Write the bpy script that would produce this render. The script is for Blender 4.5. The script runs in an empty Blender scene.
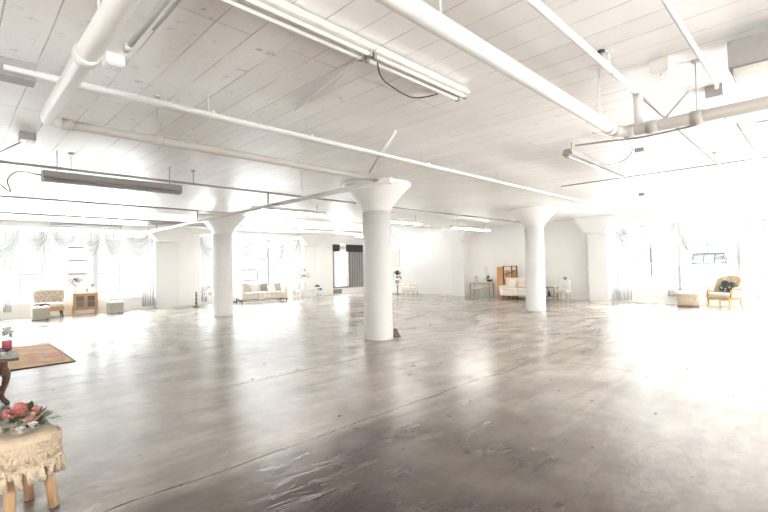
import bpy, bmesh, math, random
from mathutils import Vector, Matrix, Euler
random.seed(7)
PI = math.pi
scn = bpy.context.scene
COL = scn.collection
ZC = 3.42          # ceiling height
XB, YL = 18.9, 20.1  # inner faces of the back wall and of the left wall
XR, YR = -6.5, -6.5  # walls behind the viewer

# ------------------------------------------------------------------ mesh kit
class M:
    def __init__(s): s.bm = bmesh.new()
    def _f(s, vs, sm=False):
        try:
            f = s.bm.faces.new(vs); f.smooth = sm
        except ValueError: pass
    def box(s, c, d, rot=None, taper=1.0):
        R = Euler(rot).to_matrix() if rot else Matrix.Identity(3)
        v = []
        for z in (-1, 1):
            k = taper if z < 0 else 1.0
            for x, y in ((-1, -1), (1, -1), (1, 1), (-1, 1)):
                v.append(s.bm.verts.new(Vector(c) + R @ Vector((x*d[0]/2*k, y*d[1]/2*k, z*d[2]/2))))
        for q in ((3,2,1,0),(4,5,6,7),(0,1,5,4),(1,2,6,5),(2,3,7,6),(3,0,4,7)):
            s._f([v[i] for i in q])
        return s
    def bar(s, p0, p1, w, h):
        p0, p1 = Vector(p0), Vector(p1); d = p1-p0; L = d.length; z = d.normalized()
        up = Vector((0,0,1)) if abs(z.z) < .95 else Vector((0,1,0))
        x = up.cross(z).normalized(); y = z.cross(x)
        v = []
        for t in (0, L):
            for a, b in ((-1,-1),(1,-1),(1,1),(-1,1)):
                v.append(s.bm.verts.new(p0 + z*t + x*a*w/2 + y*b*h/2))
        for q in ((3,2,1,0),(4,5,6,7),(0,1,5,4),(1,2,6,5),(2,3,7,6),(3,0,4,7)):
            s._f([v[i] for i in q])
        return s
    def tube(s, pts, r, n=10, closed=False):
        pts = [Vector(p) for p in pts]; rs = r if isinstance(r, (list, tuple)) else [r]*len(pts)
        rings = []; prev = None
        for i, p in enumerate(pts):
            a = pts[max(i-1, 0)]; b = pts[min(i+1, len(pts)-1)]
            t = (b-a).normalized()
            if prev is None:
                u = Vector((0,0,1)) if abs(t.z) < .9 else Vector((1,0,0))
                x = u.cross(t).normalized()
            else:
                x = (prev - t*prev.dot(t)).normalized()
            prev = x; y = t.cross(x)
            rings.append([s.bm.verts.new(p + (x*math.cos(2*PI*k/n) + y*math.sin(2*PI*k/n))*rs[i]) for k in range(n)])
        for a, b in zip(rings, rings[1:]):
            for k in range(n): s._f([a[k], a[(k+1) % n], b[(k+1) % n], b[k]], True)
        s._f(rings[0][::-1]); s._f(rings[-1])
        return s
    def cyl(s, p0, p1, r, n=16): return s.tube([p0, p1], r, n)
    def lathe(s, prof, o=(0,0,0), n=32, sq=None):
        rings = []
        for r, z in prof:
            ring = []
            for k in range(n):
                a = 2*PI*k/n; rr = r
                if sq: rr = r*sq(a)
                ring.append(s.bm.verts.new((o[0]+rr*math.cos(a), o[1]+rr*math.sin(a), o[2]+z)))
            rings.append(ring)
        for a, b in zip(rings, rings[1:]):
            for k in range(n): s._f([a[k], a[(k+1) % n], b[(k+1) % n], b[k]], True)
        s._f(rings[0][::-1]); s._f(rings[-1])
        return s
    def ball(s, c, r, n=12, m=8, rot=None, e=1.0):
        if not isinstance(r, (list, tuple)): r = (r, r, r)
        R = Euler(rot).to_matrix() if rot else Matrix.Identity(3)
        sg = lambda v, p: math.copysign(abs(v)**p, v)
        rings = []
        for j in range(1, m):
            t = PI*j/m - PI/2
            rings.append([s.bm.verts.new(Vector(c) + R @ Vector((r[0]*sg(math.cos(t), e)*sg(math.cos(2*PI*k/n), e), r[1]*sg(math.cos(t), e)*sg(math.sin(2*PI*k/n), e), r[2]*sg(math.sin(t), e)))) for k in range(n)])
        b = s.bm.verts.new(Vector(c) + R @ Vector((0,0,-r[2]))); t = s.bm.verts.new(Vector(c) + R @ Vector((0,0,r[2])))
        for k in range(n):
            s._f([b, rings[0][(k+1) % n], rings[0][k]], True); s._f([t, rings[-1][k], rings[-1][(k+1) % n]], True)
        for p, q in zip(rings, rings[1:]):
            for k in range(n): s._f([p[k], p[(k+1) % n], q[(k+1) % n], q[k]], True)
        return s
    def cushion(s, c, d, rot=None, e=.32): return s.ball(c, (d[0]/2, d[1]/2, d[2]/2), 32, 16, rot, e)
    def grid(s, fn, nu, nv, th=0):
        g = [[s.bm.verts.new(fn(i/nu, j/nv)) for i in range(nu+1)] for j in range(nv+1)]
        for j in range(nv):
            for i in range(nu): s._f([g[j][i], g[j][i+1], g[j+1][i+1], g[j+1][i]], True)
        return s
    def leaf(s, p, d, L, w, curl=.25, up=(0,0,1), ex=.8):
        p = Vector(p); d = Vector(d).normalized(); x = d.cross(Vector(up))
        if x.length < .1: x = d.cross(Vector((1,0,0)))
        x.normalize(); n = x.cross(d)
        a = s.bm.verts.new(p); prev = None; S = 4
        rows = []
        for i in range(1, S):
            t = i/S; c = p + d*L*t + n*(-curl*L*t*t); ww = w*math.sin(PI*t**ex)/2
            rows.append((s.bm.verts.new(c - x*ww + n*ww*.3), s.bm.verts.new(c), s.bm.verts.new(c + x*ww + n*ww*.3)))
        tip = s.bm.verts.new(p + d*L - n*curl*L)
        l, m, r = rows[0]; s._f([a, m, l], True); s._f([a, r, m], True)
        for (l, m, r), (l2, m2, r2) in zip(rows, rows[1:]):
            s._f([l, m, m2, l2], True); s._f([m, r, r2, m2], True)
        l, m, r = rows[-1]; s._f([l, m, tip], True); s._f([m, r, tip], True)
        return s
    def prism(s, poly, axis, t0, t1):
        # poly 2D points, extruded along axis 0/1/2
        def P(a, b, t): return ((t, a, b), (a, t, b), (a, b, t))[axis]
        A = [s.bm.verts.new(P(a, b, t0)) for a, b in poly]; B = [s.bm.verts.new(P(a, b, t1)) for a, b in poly]
        s._f(A[::-1]); s._f(B)
        for i in range(len(A)): s._f([A[i], A[(i+1) % len(A)], B[(i+1) % len(A)], B[i]])
        return s
    def build(s, name, mat, parent=None, bevel=0, solid=0):
        bmesh.ops.recalc_face_normals(s.bm, faces=s.bm.faces)
        me = bpy.data.meshes.new(name); s.bm.to_mesh(me); s.bm.free()
        me.materials.append(mat)
        o = bpy.data.objects.new(name, me); COL.objects.link(o)
        if parent is not None: o.parent = parent
        if solid:
            m = o.modifiers.new('solid', 'SOLIDIFY'); m.thickness = solid
        if bevel:
            m = o.modifiers.new('bevel', 'BEVEL'); m.width = bevel; m.segments = 2; m.limit_method = 'ANGLE'
        return o

def tag(o, label, cat, group=None):
    o['label'] = label; o['category'] = cat
    if group: o['group'] = group
    return o
def thing(name, label, cat, loc=(0,0,0), rz=0, group=None):
    o = bpy.data.objects.new(name, None); COL.objects.link(o)
    o.location = loc; o.rotation_euler = (0, 0, rz); o.empty_display_size = .1
    return tag(o, label, cat, group)
def struct(o): o['kind'] = 'structure'; return o

# ------------------------------------------------------------------ materials
class NT:
    def __init__(s, name):
        s.m = bpy.data.materials.new(name); s.m.use_nodes = True; s.t = s.m.node_tree; s.n = s.t.nodes
        s.b = s.n['Principled BSDF']; s.out = s.n['Material Output']
    def a(s, ty, **k):
        x = s.n.new(ty)
        for kk, v in k.items():
            if hasattr(x, kk): setattr(x, kk, v)
            else: x.inputs[kk.replace('_', ' ')].default_value = v
        return x
    def l(s, a, b): s.t.links.new(a, b)
    def math(s, op, a, b=None, c=None, clamp=False):
        x = s.n.new('ShaderNodeMath'); x.operation = op; x.use_clamp = clamp
        for i, v in enumerate((a, b, c)):
            if v is None: continue
            if isinstance(v, (int, float)): x.inputs[i].default_value = v
            else: s.l(v, x.inputs[i])
        return x.outputs[0]
    def mix(s, f, a, b):
        x = s.n.new('ShaderNodeMix'); x.data_type = 'RGBA'
        for i, v in ((0, f), (6, a), (7, b)):
            if isinstance(v, (int, float)): x.inputs[i].default_value = v
            elif isinstance(v, tuple): x.inputs[i].default_value = (*v, 1)
            else: s.l(v, x.inputs[i])
        return x.outputs[2]
    def noise(s, scale, detail=4, rough=.55, vec=None, dist=0):
        x = s.n.new('ShaderNodeTexNoise'); x.inputs['Scale'].default_value = scale; x.inputs['Detail'].default_value = detail
        x.inputs['Roughness'].default_value = rough; x.inputs['Distortion'].default_value = dist
        if vec is not None: s.l(vec, x.inputs['Vector'])
        return x.outputs['Fac']
    def ramp(s, f, *st):
        x = s.n.new('ShaderNodeValToRGB'); s.l(f, x.inputs[0]); e = x.color_ramp.elements
        while len(e) < len(st): e.new(.5)
        for el, (p, c) in zip(e, st):
            el.position = p; el.color = (*c, 1) if isinstance(c, tuple) else (c, c, c, 1)
        return x.outputs[0]
    def bump(s, h, strength=.3, dist=.02):
        x = s.n.new('ShaderNodeBump'); x.inputs['Strength'].default_value = strength; x.inputs['Distance'].default_value = dist
        s.l(h, x.inputs['Height']); s.l(x.outputs[0], s.b.inputs['Normal'])

def simple(name, col, rough=.5, metal=0, var=.12, scale=12, bump=0, sheen=0, coat=0):
    t = NT(name); tc = t.a('ShaderNodeTexCoord')
    n = t.noise(scale, 4, .6, tc.outputs['Object'])
    c = t.mix(n, tuple(max(0, v*(1-var)) for v in col), tuple(min(1, v*(1+var)) for v in col))
    t.l(c, t.b.inputs['Base Color']); t.b.inputs['Roughness'].default_value = rough; t.b.inputs['Metallic'].default_value = metal
    if bump: t.bump(t.noise(scale*5, 3, .6, tc.outputs['Object']), bump, .01)
    if sheen: t.b.inputs['Sheen Weight'].default_value = sheen
    return t.m

def wood(name, a, b, scale=6, rough=.5, axis=2):
    t = NT(name); tc = t.a('ShaderNodeTexCoord'); mp = t.a('ShaderNodeMapping')
    sc = [8, 8, 8]; sc[axis] = .7; mp.inputs['Scale'].default_value = sc
    t.l(tc.outputs['Object'], mp.inputs[0])
    n = t.noise(scale, 6, .6, mp.outputs[0], .6)
    t.l(t.ramp(n, (.3, a), (.7, b)), t.b.inputs['Base Color']); t.b.inputs['Roughness'].default_value = rough
    t.bump(n, .25, .004)
    return t.m

def make_paint(name, col, rough, streak=.06, bump=.12, scale=1.2):
    t = NT(name); tc = t.a('ShaderNodeTexCoord')
    n = t.noise(scale, 6, .65, tc.outputs['Object']); n2 = t.noise(25, 4, .6, tc.outputs['Object'])
    c = t.mix(n, tuple(v*(1-streak) for v in col), col)
    t.l(c, t.b.inputs['Base Color']); t.b.inputs['Roughness'].default_value = rough
    t.bump(n2, bump, .01)
    return t.m

W_PAINT = make_paint('white_wall_paint', (.92,.912,.90), .5)
C_PAINT = make_paint('white_column_paint', (.88,.875,.865), .4, .06, .2, 2)
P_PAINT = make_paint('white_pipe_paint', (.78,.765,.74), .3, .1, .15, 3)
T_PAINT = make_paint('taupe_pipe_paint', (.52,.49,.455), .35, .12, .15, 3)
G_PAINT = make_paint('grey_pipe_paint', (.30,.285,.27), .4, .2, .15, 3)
G_METAL = simple('grey_fixture_metal', (.36,.345,.33), .45, .2)
F_WHITE = simple('white_fixture_enamel', (.78,.76,.70), .3)
DARK = simple('black_metal', (.02,.02,.02), .4)
WINF = simple('window_frame_paint', (.34,.34,.34), .4)
WIND = simple('dark_window_steel', (.10,.10,.10), .4)
CONDU = simple('conduit_metal', (.36,.34,.32), .4, .4)

def ceiling_mat():
    t = NT('board_marked_ceiling'); tc = t.a('ShaderNodeTexCoord'); sep = t.a('ShaderNodeSeparateXYZ'); t.l(tc.outputs['Object'], sep.inputs[0])
    cb = t.a('ShaderNodeCombineXYZ')
    wob = t.noise(.7, 2, .5, tc.outputs['Object'])
    t.l(sep.outputs[1], cb.inputs[0]); t.l(t.math('ADD', sep.outputs[0], t.math('MULTIPLY', wob, .03)), cb.inputs[1])
    br = t.a('ShaderNodeTexBrick'); t.l(cb.outputs[0], br.inputs['Vector'])
    br.offset = .37; br.offset_frequency = 3
    for k, v in {'Scale':1, 'Mortar Size':.006, 'Mortar Smooth':.35, 'Bias':0, 'Brick Width':3.1, 'Row Height':.283}.items(): br.inputs[k].default_value = v
    br.inputs['Color1'].default_value = (.0,.0,.0,1); br.inputs['Color2'].default_value = (1,1,1,1); br.inputs['Mortar'].default_value = (.5,.5,.5,1)
    mor = br.outputs['Fac']
    n = t.noise(.45, 5, .7, tc.outputs['Object'], .4); n2 = t.noise(9, 6, .7, tc.outputs['Object'])
    base = t.mix(t.ramp(n, (.35, 0.0), (.68, 1.0)), (.80,.78,.76), (.90,.885,.87))
    base = t.mix(t.math('MULTIPLY', br.outputs['Color'], .22), base, (.64,.62,.60))
    # scuffs: small sharp patches of dirt and flaked paint
    sc = t.ramp(n2, (.60, 0.0), (.68, 1.0)); zone = t.ramp(t.noise(.33, 3, .5, tc.outputs['Object']), (.44, 0.0), (.58, 1.0))
    base = t.mix(t.math('MULTIPLY', t.math('MULTIPLY', sc, zone), .65), base, (.36,.33,.30))
    seam = t.noise(1.7, 3, .6, tc.outputs['Object'])
    base = t.mix(t.math('MULTIPLY', mor, t.ramp(seam, (.36, .15), (.60, .95))), base, (.44,.41,.385))
    t.l(base, t.b.inputs['Base Color'])
    t.b.inputs['Roughness'].default_value = .38
    h = t.math('ADD', t.math('MULTIPLY', mor, -1.0), t.math('MULTIPLY', br.outputs['Color'], .35))
    h = t.math('ADD', h, t.math('MULTIPLY', n2, .3))
    st = t.a('ShaderNodeMapping'); st.inputs['Scale'].default_value = (3.2, .35, 1); t.l(tc.outputs['Object'], st.inputs[0])
    h = t.math('ADD', h, t.math('MULTIPLY', t.noise(1.5, 5, .65, st.outputs[0]), 1.6))
    t.bump(h, .6, .016)
    return t.m

def floor_mat():
    t = NT('worn_polished_concrete'); tc = t.a('ShaderNodeTexCoord'); sep = t.a('ShaderNodeSeparateXYZ'); O = tc.outputs['Object']; t.l(O, sep.inputs[0])
    X, Y = sep.outputs[0], sep.outputs[1]
    big = t.noise(.22, 5, .6, O, .6); mid = t.noise(1.3, 7, .64, O, .3); fine = t.noise(11, 8, .7, O); grit = t.noise(55, 5, .7, O)
    v = t.math('ADD', t.math('MULTIPLY', big, .45), t.math('MULTIPLY', mid, .55))
    c = t.ramp(v, (.36, (.26,.215,.172)), (.5, (.47,.415,.355)), (.62, (.62,.57,.51)))
    c = t.mix(t.math('MULTIPLY', t.ramp(fine, (.42, 0.0), (.80, 1.0)), .38), c, (.14,.115,.095))
    ms = t.a('ShaderNodeMapping'); ms.inputs['Rotation'].default_value = (0, 0, .7854); ms.inputs['Scale'].default_value = (.45, 2.2, 1); t.l(O, ms.inputs[0])
    smear = t.noise(1.7, 7, .66, ms.outputs[0], .4)
    c = t.mix(t.math('MULTIPLY', t.ramp(smear, (.42, 0.0), (.68, 1.0)), .62), c, (.17,.135,.11))
    c = t.mix(t.math('MULTIPLY', t.ramp(grit, (.60, 0.0), (.75, 1.0)), .25), c, (.40,.37,.34))
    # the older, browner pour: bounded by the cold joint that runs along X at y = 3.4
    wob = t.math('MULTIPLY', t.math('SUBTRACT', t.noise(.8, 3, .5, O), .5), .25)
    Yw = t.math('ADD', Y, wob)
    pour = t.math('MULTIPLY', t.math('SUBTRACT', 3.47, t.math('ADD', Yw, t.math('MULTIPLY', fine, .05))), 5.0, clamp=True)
    # brown staining with foreground dimness painted in; both thin out towards the right-hand windows
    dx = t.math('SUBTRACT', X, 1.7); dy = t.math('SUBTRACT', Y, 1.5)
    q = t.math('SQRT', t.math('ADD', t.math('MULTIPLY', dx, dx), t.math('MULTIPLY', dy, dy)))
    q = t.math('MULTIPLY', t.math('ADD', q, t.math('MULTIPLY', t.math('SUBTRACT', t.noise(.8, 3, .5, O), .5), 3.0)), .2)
    stain_dim = t.ramp(q, (.15, 1.0), (.95, 0.0))
    c = t.mix(t.math('MULTIPLY', t.math('ADD', .10, t.math('MULTIPLY', stain_dim, .90)), t.math('ADD', .45, t.math('MULTIPLY', pour, .55))), c, (.040,.028,.023))
    def line(q, at, w, lo=None, hi=None, other=None):
        d = t.math('LESS_THAN', t.math('ABSOLUTE', t.math('SUBTRACT', q, at)), w)
        if lo is not None:
            d = t.math('MULTIPLY', d, t.math('MULTIPLY', t.math('GREATER_THAN', other, lo), t.math('LESS_THAN', other, hi)))
        return d
    w2 = t.math('MULTIPLY', t.math('SUBTRACT', t.noise(2.2, 3, .6, O), .5), .07)
    Ys, Xs = t.math('ADD', Y, w2), t.math('ADD', X, w2)
    j = line(Yw, 3.43, .011)
    for q, at, w, lo, hi, o in ((Ys, 5.78, .013, 2.4, 18.9, X), (Ys, 5.95, .008, 7, 18.9, X), (Xs, 7.08, .011, -2, 5.8, Y), (Ys, 1.22, .028, 7.4, 13.5, X), (Xs, 14.0, .01, -6, 20, Y), (Ys, 12.8, .01, 0, 18.9, X)):
        j = t.math('MAXIMUM', j, line(q, at, w, lo, hi, o))
    broken = t.ramp(t.noise(2.6, 4, .7, O), (.36, .15), (.5, .95))
    c = t.mix(t.math('MULTIPLY', j, broken), c, (.035,.028,.024))
    spot = t.ramp(t.noise(6.5, 1, .4, O), (.745, 0.0), (.775, 1.0))
    c = t.mix(t.math('MULTIPLY', spot, .8), c, (.035,.028,.025))
    t.l(c, t.b.inputs['Base Color'])
    r = t.ramp(t.math('ADD', t.math('MULTIPLY', mid, .85), t.math('MULTIPLY', fine, .15)), (.35, .185), (.65, .262))
    t.l(r, t.b.inputs['Roughness'])
    t.b.inputs['IOR'].default_value = 1.5; t.b.inputs['Coat Weight'].default_value = .25; t.b.inputs['Coat Roughness'].default_value = .22
    mp = t.a('ShaderNodeMapping'); mp.inputs['Rotation'].default_value = (0, 0, .8); mp.inputs['Scale'].default_value = (1, 2.6, 1); t.l(O, mp.inputs[0])
    h = t.math('ADD', t.math('MULTIPLY', t.noise(1.7, 4, .55, mp.outputs[0], .5), 1.0), t.math('MULTIPLY', fine, .035))
    h = t.math('SUBTRACT', h, t.math('MULTIPLY', j, .12))
    t.bump(h, .42, .035)
    return t.m

def sheer_mat():
    t = NT('white_sheer_fabric'); t.n.remove(t.b)
    d = t.a('ShaderNodeBsdfDiffuse'); d.inputs[0].default_value = (.62,.615,.61,1)
    tr = t.a('ShaderNodeBsdfTranslucent'); tr.inputs[0].default_value = (.8,.79,.78,1)
    tp = t.a('ShaderNodeBsdfTransparent')
    m1 = t.a('ShaderNodeMixShader'); m1.inputs[0].default_value = .015; t.l(d.outputs[0], m1.inputs[1]); t.l(tr.outputs[0], m1.inputs[2])
    tc = t.a('ShaderNodeTexCoord'); n = t.noise(6, 4, .6, tc.outputs['Object'])
    lw = t.a('ShaderNodeLayerWeight'); lw.inputs[0].default_value = .35
    op = t.math('ADD', t.math('MULTIPLY', lw.outputs['Facing'], .6), t.math('ADD', .52, t.math('MULTIPLY', n, .12)), clamp=True)
    m2 = t.a('ShaderNodeMixShader'); t.l(op, m2.inputs[0]); t.l(tp.outputs[0], m2.inputs[1]); t.l(m1.outputs[0], m2.inputs[2])
    t.l(m2.outputs[0], t.out.inputs[0])
    return t.m

def glass_mat():
    t = NT('thin_window_glass'); t.n.remove(t.b)
    g = t.a('ShaderNodeBsdfGlossy'); g.inputs['Roughness'].default_value = .03
    tp = t.a('ShaderNodeBsdfTransparent'); tp.inputs[0].default_value = (.96,.98,.98,1)
    fr = t.a('ShaderNodeFresnel'); fr.inputs[0].default_value = 1.45
    m = t.a('ShaderNodeMixShader'); t.l(t.math('MULTIPLY', fr.outputs[0], .8), m.inputs[0]); t.l(tp.outputs[0], m.inputs[1]); t.l(g.outputs[0], m.inputs[2])
    t.l(m.outputs[0], t.out.inputs[0])
    return t.m

def floral_mat(name, base, acc, sc=9):
    t = NT(name); tc = t.a('ShaderNodeTexCoord')
    vo = t.a('ShaderNodeTexVoronoi'); vo.inputs['Scale'].default_value = sc; t.l(tc.outputs['Object'], vo.inputs['Vector'])
    f = t.ramp(vo.outputs['Distance'], (.25, 1.0), (.38, 0.0))
    n = t.noise(14, 3, .6, tc.outputs['Object'])
    f2 = t.math('MULTIPLY', f, t.ramp(n, (.4, 0.0), (.6, .8)))
    t.l(t.mix(f2, base, acc), t.b.inputs['Base Color']); t.b.inputs['Roughness'].default_value = .7
    t.b.inputs['Sheen Weight'].default_value = .2
    return t.m

def rug_mat():
    t = NT('faded_orange_rug_pile'); tc = t.a('ShaderNodeTexCoord'); O = tc.outputs['Object']
    n = t.noise(1.9, 5, .6, O, .8); n2 = t.noise(2.4, 4, .6, O, 1.2); n3 = t.noise(60, 3, .6, O)
    c = t.ramp(n, (.34, (.50,.50,.52)), (.43, (.80,.55,.32)), (.52, (.88,.60,.25)), (.60, (.80,.70,.60)), (.68, (.80,.52,.36)))
    c = t.mix(t.ramp(n2, (.50, 0.0), (.60, .85)), c, (.74,.32,.33))
    c = t.mix(t.math('MULTIPLY', n3, .35), c, (.55,.47,.40))
    t.l(c, t.b.inputs['Base Color']); t.b.inputs['Roughness'].default_value = .9; t.bump(n3, .6, .01)
    return t.m

def knit_mat():
    t = NT('cream_macrame_cotton'); tc = t.a('ShaderNodeTexCoord'); O = tc.outputs['Object']
    vo = t.a('ShaderNodeTexVoronoi'); vo.inputs['Scale'].default_value = 70; t.l(O, vo.inputs['Vector'])
    n = t.noise(8, 3, .6, O)
    t.l(t.mix(n, (.66,.52,.36), (.80,.68,.52)), t.b.inputs['Base Color']); t.b.inputs['Roughness'].default_value = .9
    t.bump(vo.outputs['Distance'], .7, .01)
    return t.m

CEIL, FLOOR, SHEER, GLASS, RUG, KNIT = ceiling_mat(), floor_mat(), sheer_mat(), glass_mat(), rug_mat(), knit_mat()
CREAM = simple('cream_upholstery', (.47,.39,.31), .85, sheen=.3, scale=20, bump=.2)
IVORY = simple('ivory_upholstery', (.74,.69,.60), .85, sheen=.3, scale=20, bump=.2)
TAN = simple('tan_upholstery_side', (.52,.32,.17), .8, scale=20, bump=.2)
GREIGE = simple('greige_ottoman_fabric', (.42,.39,.33), .8, scale=30, bump=.3)
WHITEP = simple('white_furniture_paint', (.80,.79,.77), .45)
PALEW = simple('pale_pillow_fabric', (.78,.74,.68), .85, scale=25, bump=.2)
GREYF = simple('grey_pillow_fabric', (.30,.28,.27), .85, scale=25, bump=.2)
BEECH = wood('light_oak', (.42,.24,.12), (.60,.38,.21))
PINE = wood('orange_pine', (.55,.24,.08), (.76,.40,.17))
DWOOD = wood('dark_carved_wood', (.07,.035,.02), (.17,.09,.055))
GWOOD = wood('weathered_brown_wood', (.14,.10,.075), (.26,.20,.16))
LEGW = wood('natural_stool_leg_wood', (.42,.25,.13), (.62,.41,.24))
GOLD = simple('antique_gold', (.46,.29,.10), .35, .6, var=.25, scale=20)
DGREEN = simple('dark_leaf', (.045,.075,.03), .5, var=.4, scale=30)
OGREEN = simple('olive_leaf', (.17,.22,.09), .5, var=.35, scale=40)
BROWNL = simple('dried_brown_leaf', (.16,.09,.05), .7, var=.4)
PINKP = simple('coral_pink_petal', (.82,.33,.30), .55, var=.3, scale=60)
BLUSH = simple('blush_petal', (.78,.45,.40), .6, var=.2, scale=60)
WHITEF = simple('white_petal', (.80,.76,.70), .6, var=.08)
PURPLE = simple('mauve_flower', (.45,.30,.38), .6, var=.3)
CANDLE = simple('red_pink_glass', (.55,.12,.14), .2)
LACE = simple('white_lace', (.82,.81,.80), .8, bump=.5, scale=60)
FLORAL = floral_mat('floral_brocade', (.48,.41,.31), (.30,.21,.12), 10)
SILVER = simple('silver_frame', (.55,.54,.52), .3, .7)
BLINDM = simple('grey_vertical_blind', (.26,.24,.23), .7, var=.2, scale=3)
BLIND2 = simple('dark_vertical_blind', (.13,.12,.115), .7, var=.2, scale=3)
SIGNR = simple('faded_red_letters', (.70,.38,.36), .5)
CERAM = simple('white_ceramic', (.82,.81,.79), .2)
BRICKW = simple('distant_concrete', (.10,.105,.115), .9)

# ------------------------------------------------------------------ setting
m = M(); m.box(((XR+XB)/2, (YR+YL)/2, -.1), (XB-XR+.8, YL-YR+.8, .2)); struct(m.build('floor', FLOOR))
m = M(); m.box(((XR+XB)/2, (YR+YL)/2, ZC+.15), (XB-XR+.8, YL-YR+.8, .3)); struct(m.build('ceiling', CEIL))

SZ0, SZ1 = .52, 3.06      # sill and head of the windows
PI_X = (6.75, 14.05)      # pilasters on the left wall
LBAYS = [(-6.2, -.9), (.55, 6.15), (8.2, 13.45)]
RBAYS = [(-6.2, -1.3), (.35, 5.98)]
def map_left(u, w, z): return (u, YL + w, z)     # w outwards
def map_back(u, w, z): return (XB + w, u, z)

def wallmesh(name, mp, u0, u1, holes):
    m = M(); T = .3
    def bx(a, b, z0, z1):
        if b-a < 1e-4 or z1-z0 < 1e-4: return
        p = mp(a, 0, z0); q = mp(b, T, z1)
        m.box([(i+j)/2 for i, j in zip(p, q)], [abs(j-i) for i, j in zip(p, q)])
    cur = u0
    for a, b, z0, z1 in sorted(holes):
        bx(cur, a, 0, ZC); bx(a, b, 0, z0); bx(a, b, z1, ZC); cur = b
    bx(cur, u1, 0, ZC)
    return struct(m.build(name, W_PAINT))
DOORH = (15.86, 18.25, .40, 2.92)
wallmesh('wall_left', map_left, XR-.3, XB+.3, [(a, b, SZ0, SZ1) for a, b in LBAYS] + [DOORH])
wallmesh('wall_back', map_back, YR-.3, YL, [(a, b, SZ0, SZ1) for a, b in RBAYS])
REAR_FILL = [(-5.5, -.5)]; RIGHT_FILL = [(4.0, 6.0), (7.0, 12.0), (13.0, 18.0)]  # unseen openings added out of view to let in fill light
wallmesh('wall_right', lambda u, w, z: (u, YR-w, z), XR-.3, XB+.3, [(a, b, SZ0, SZ1) for a, b in RIGHT_FILL])
wallmesh('wall_rear', lambda u, w, z: (XR-w, u, z), YR, YL, [(a, b, SZ0, SZ1) for a, b in REAR_FILL])
m = M(); m.box(((XR+XB)/2, YL-.012, .06), (XB-XR, .024, .12)); struct(m.build('baseboard_left', W_PAINT))
m = M(); m.box((XB-.012, (YR+YL)/2, .06), (.024, YL-YR-.05, .12)); struct(m.build('baseboard_back', W_PAINT))
# edge beams under the slab
m = M(); m.box(((XR+XB)/2, YL-.16, 3.32), (XB-XR, .32, .20)); struct(m.build('trim_1', W_PAINT))
m = M(); m.box((XB-.20, (YR+6.45)/2, 3.21), (.40, 6.45-YR, .42)); struct(m.build('trim_2', W_PAINT))

wn = [0]
def window(mp, a, b, z0, z1, vb, hb, dark=(), awning=None):
    wn[0] += 1
    o = bpy.data.objects.new('window_%d' % wn[0], None); COL.objects.link(o); struct(o)
    p = mp((a+b)/2, .12, z0); o.location = p
    loc = Vector(p)
    def bx(m, u0, u1, za, zb, w0=.08, w1=.15):
        P = Vector(mp(u0, w0, za))-loc; Q = Vector(mp(u1, w1, zb))-loc
        m.box((P+Q)/2, [abs(v) for v in (Q-P)])
    f = M(); W = .055
    bx(f, a, a+W, z0, z1); bx(f, b-W, b, z0, z1); bx(f, a, b, z0, z0+W); bx(f, a, b, z1-W, z1)
    for v in vb: bx(f, v-.016, v+.016, z0, z1, .10, .135)
    for h in hb: bx(f, a, b, h-.014, h+.014, .10, .135)
    f.build('window_frame', WINF, o)
    s = M(); bx(s, a, b, z0-.03, z0+.01, -.05, .16); s.build('window_sill', W_PAINT, o)
    if dark:
        d = M()
        for (u0, u1, za, zb) in dark: bx(d, u0, u1, za, zb, .09, .14)
        d.build('casement_bar', WIND, o)
    if awning:                       # a hopper pane tilted open into the room
        u0, u1, za, zb, out = awning
        P = lambda u, t: Vector(mp(u, .09 - out*t, zb + (za-zb)*t)) - loc
        f = M()
        n = 3
        for i in range(n+1):
            u = u0+(u1-u0)*i/n; f.bar(P(u, 0), P(u, 1), .03, .03)
        for t in (0, 1): f.bar(P(u0, t), P(u1, t), .035, .035)
        f.build('open_sash', WIND, o)
        g = M(); g.grid(lambda i, j: P(u0+(u1-u0)*i, j), 1, 1); g.build('sash_pane', GLASS, o, solid=.004)
    g = M(); bx(g, a+W, b-W, z0+W, z1-W, .115, .119); g.build('window_pane', GLASS, o)
    return o
HB = (1.03, 1.53, 2.04, 2.55)
window(map_left, .55, 2.45, SZ0, SZ1, (1.28, 1.85), HB)
window(map_left, 2.45, 4.15, SZ0, SZ1, (3.28, 3.86), HB, dark=[(3.28, 3.86, 2.50, 2.55), (3.28, 3.86, 2.02, 2.06), (3.28, 3.86, 1.50, 1.54)])
window(map_left, 4.15, 6.15, SZ0, SZ1, (4.96, 5.55), HB)
for a, b in ((8.2, 9.95), (9.95, 11.7), (11.7, 13.45)):
    dk = [(10.35, 11.1, 1.00, 1.03), (10.35, 11.1, 1.52, 1.55), (11.08, 11.11, 1.0, 1.55)] if a == 9.95 else ()
    window(map_left, a, b, SZ0, SZ1, (a+.58, a+1.17), HB, dark=dk)
for a, b in ((-6.2, -4.45), (-4.45, -2.7), (-2.7, -.9)): window(map_left, a, b, SZ0, SZ1, (a+.58, a+1.17), HB)
window(map_back, .35, 2.05, SZ0, SZ1, (1.2,), HB, dark=[(2.0, 2.07, .6, 3.0)])
window(map_back, 2.05, 3.75, SZ0, SZ1, (2.9,), (1.03, 2.04), dark=[(2.35, 3.35, 1.01, 1.04), (2.4, 2.95, 2.12, 2.14)], awning=(2.36, 3.32, 1.48, 1.82, .30))
window(map_back, 3.75, 5.98, SZ0, SZ1, (4.66, 5.3), HB, dark=[(3.73, 3.80, .6, 3.0), (4.64, 4.68, 1.03, 2.1), (4.3, 5.0, 1.51, 1.54)])
for a, b in ((-6.2, -4.55), (-4.55, -2.9), (-2.9, -1.3)): window(map_back, a, b, SZ0, SZ1, (a+.8,), HB)

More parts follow.
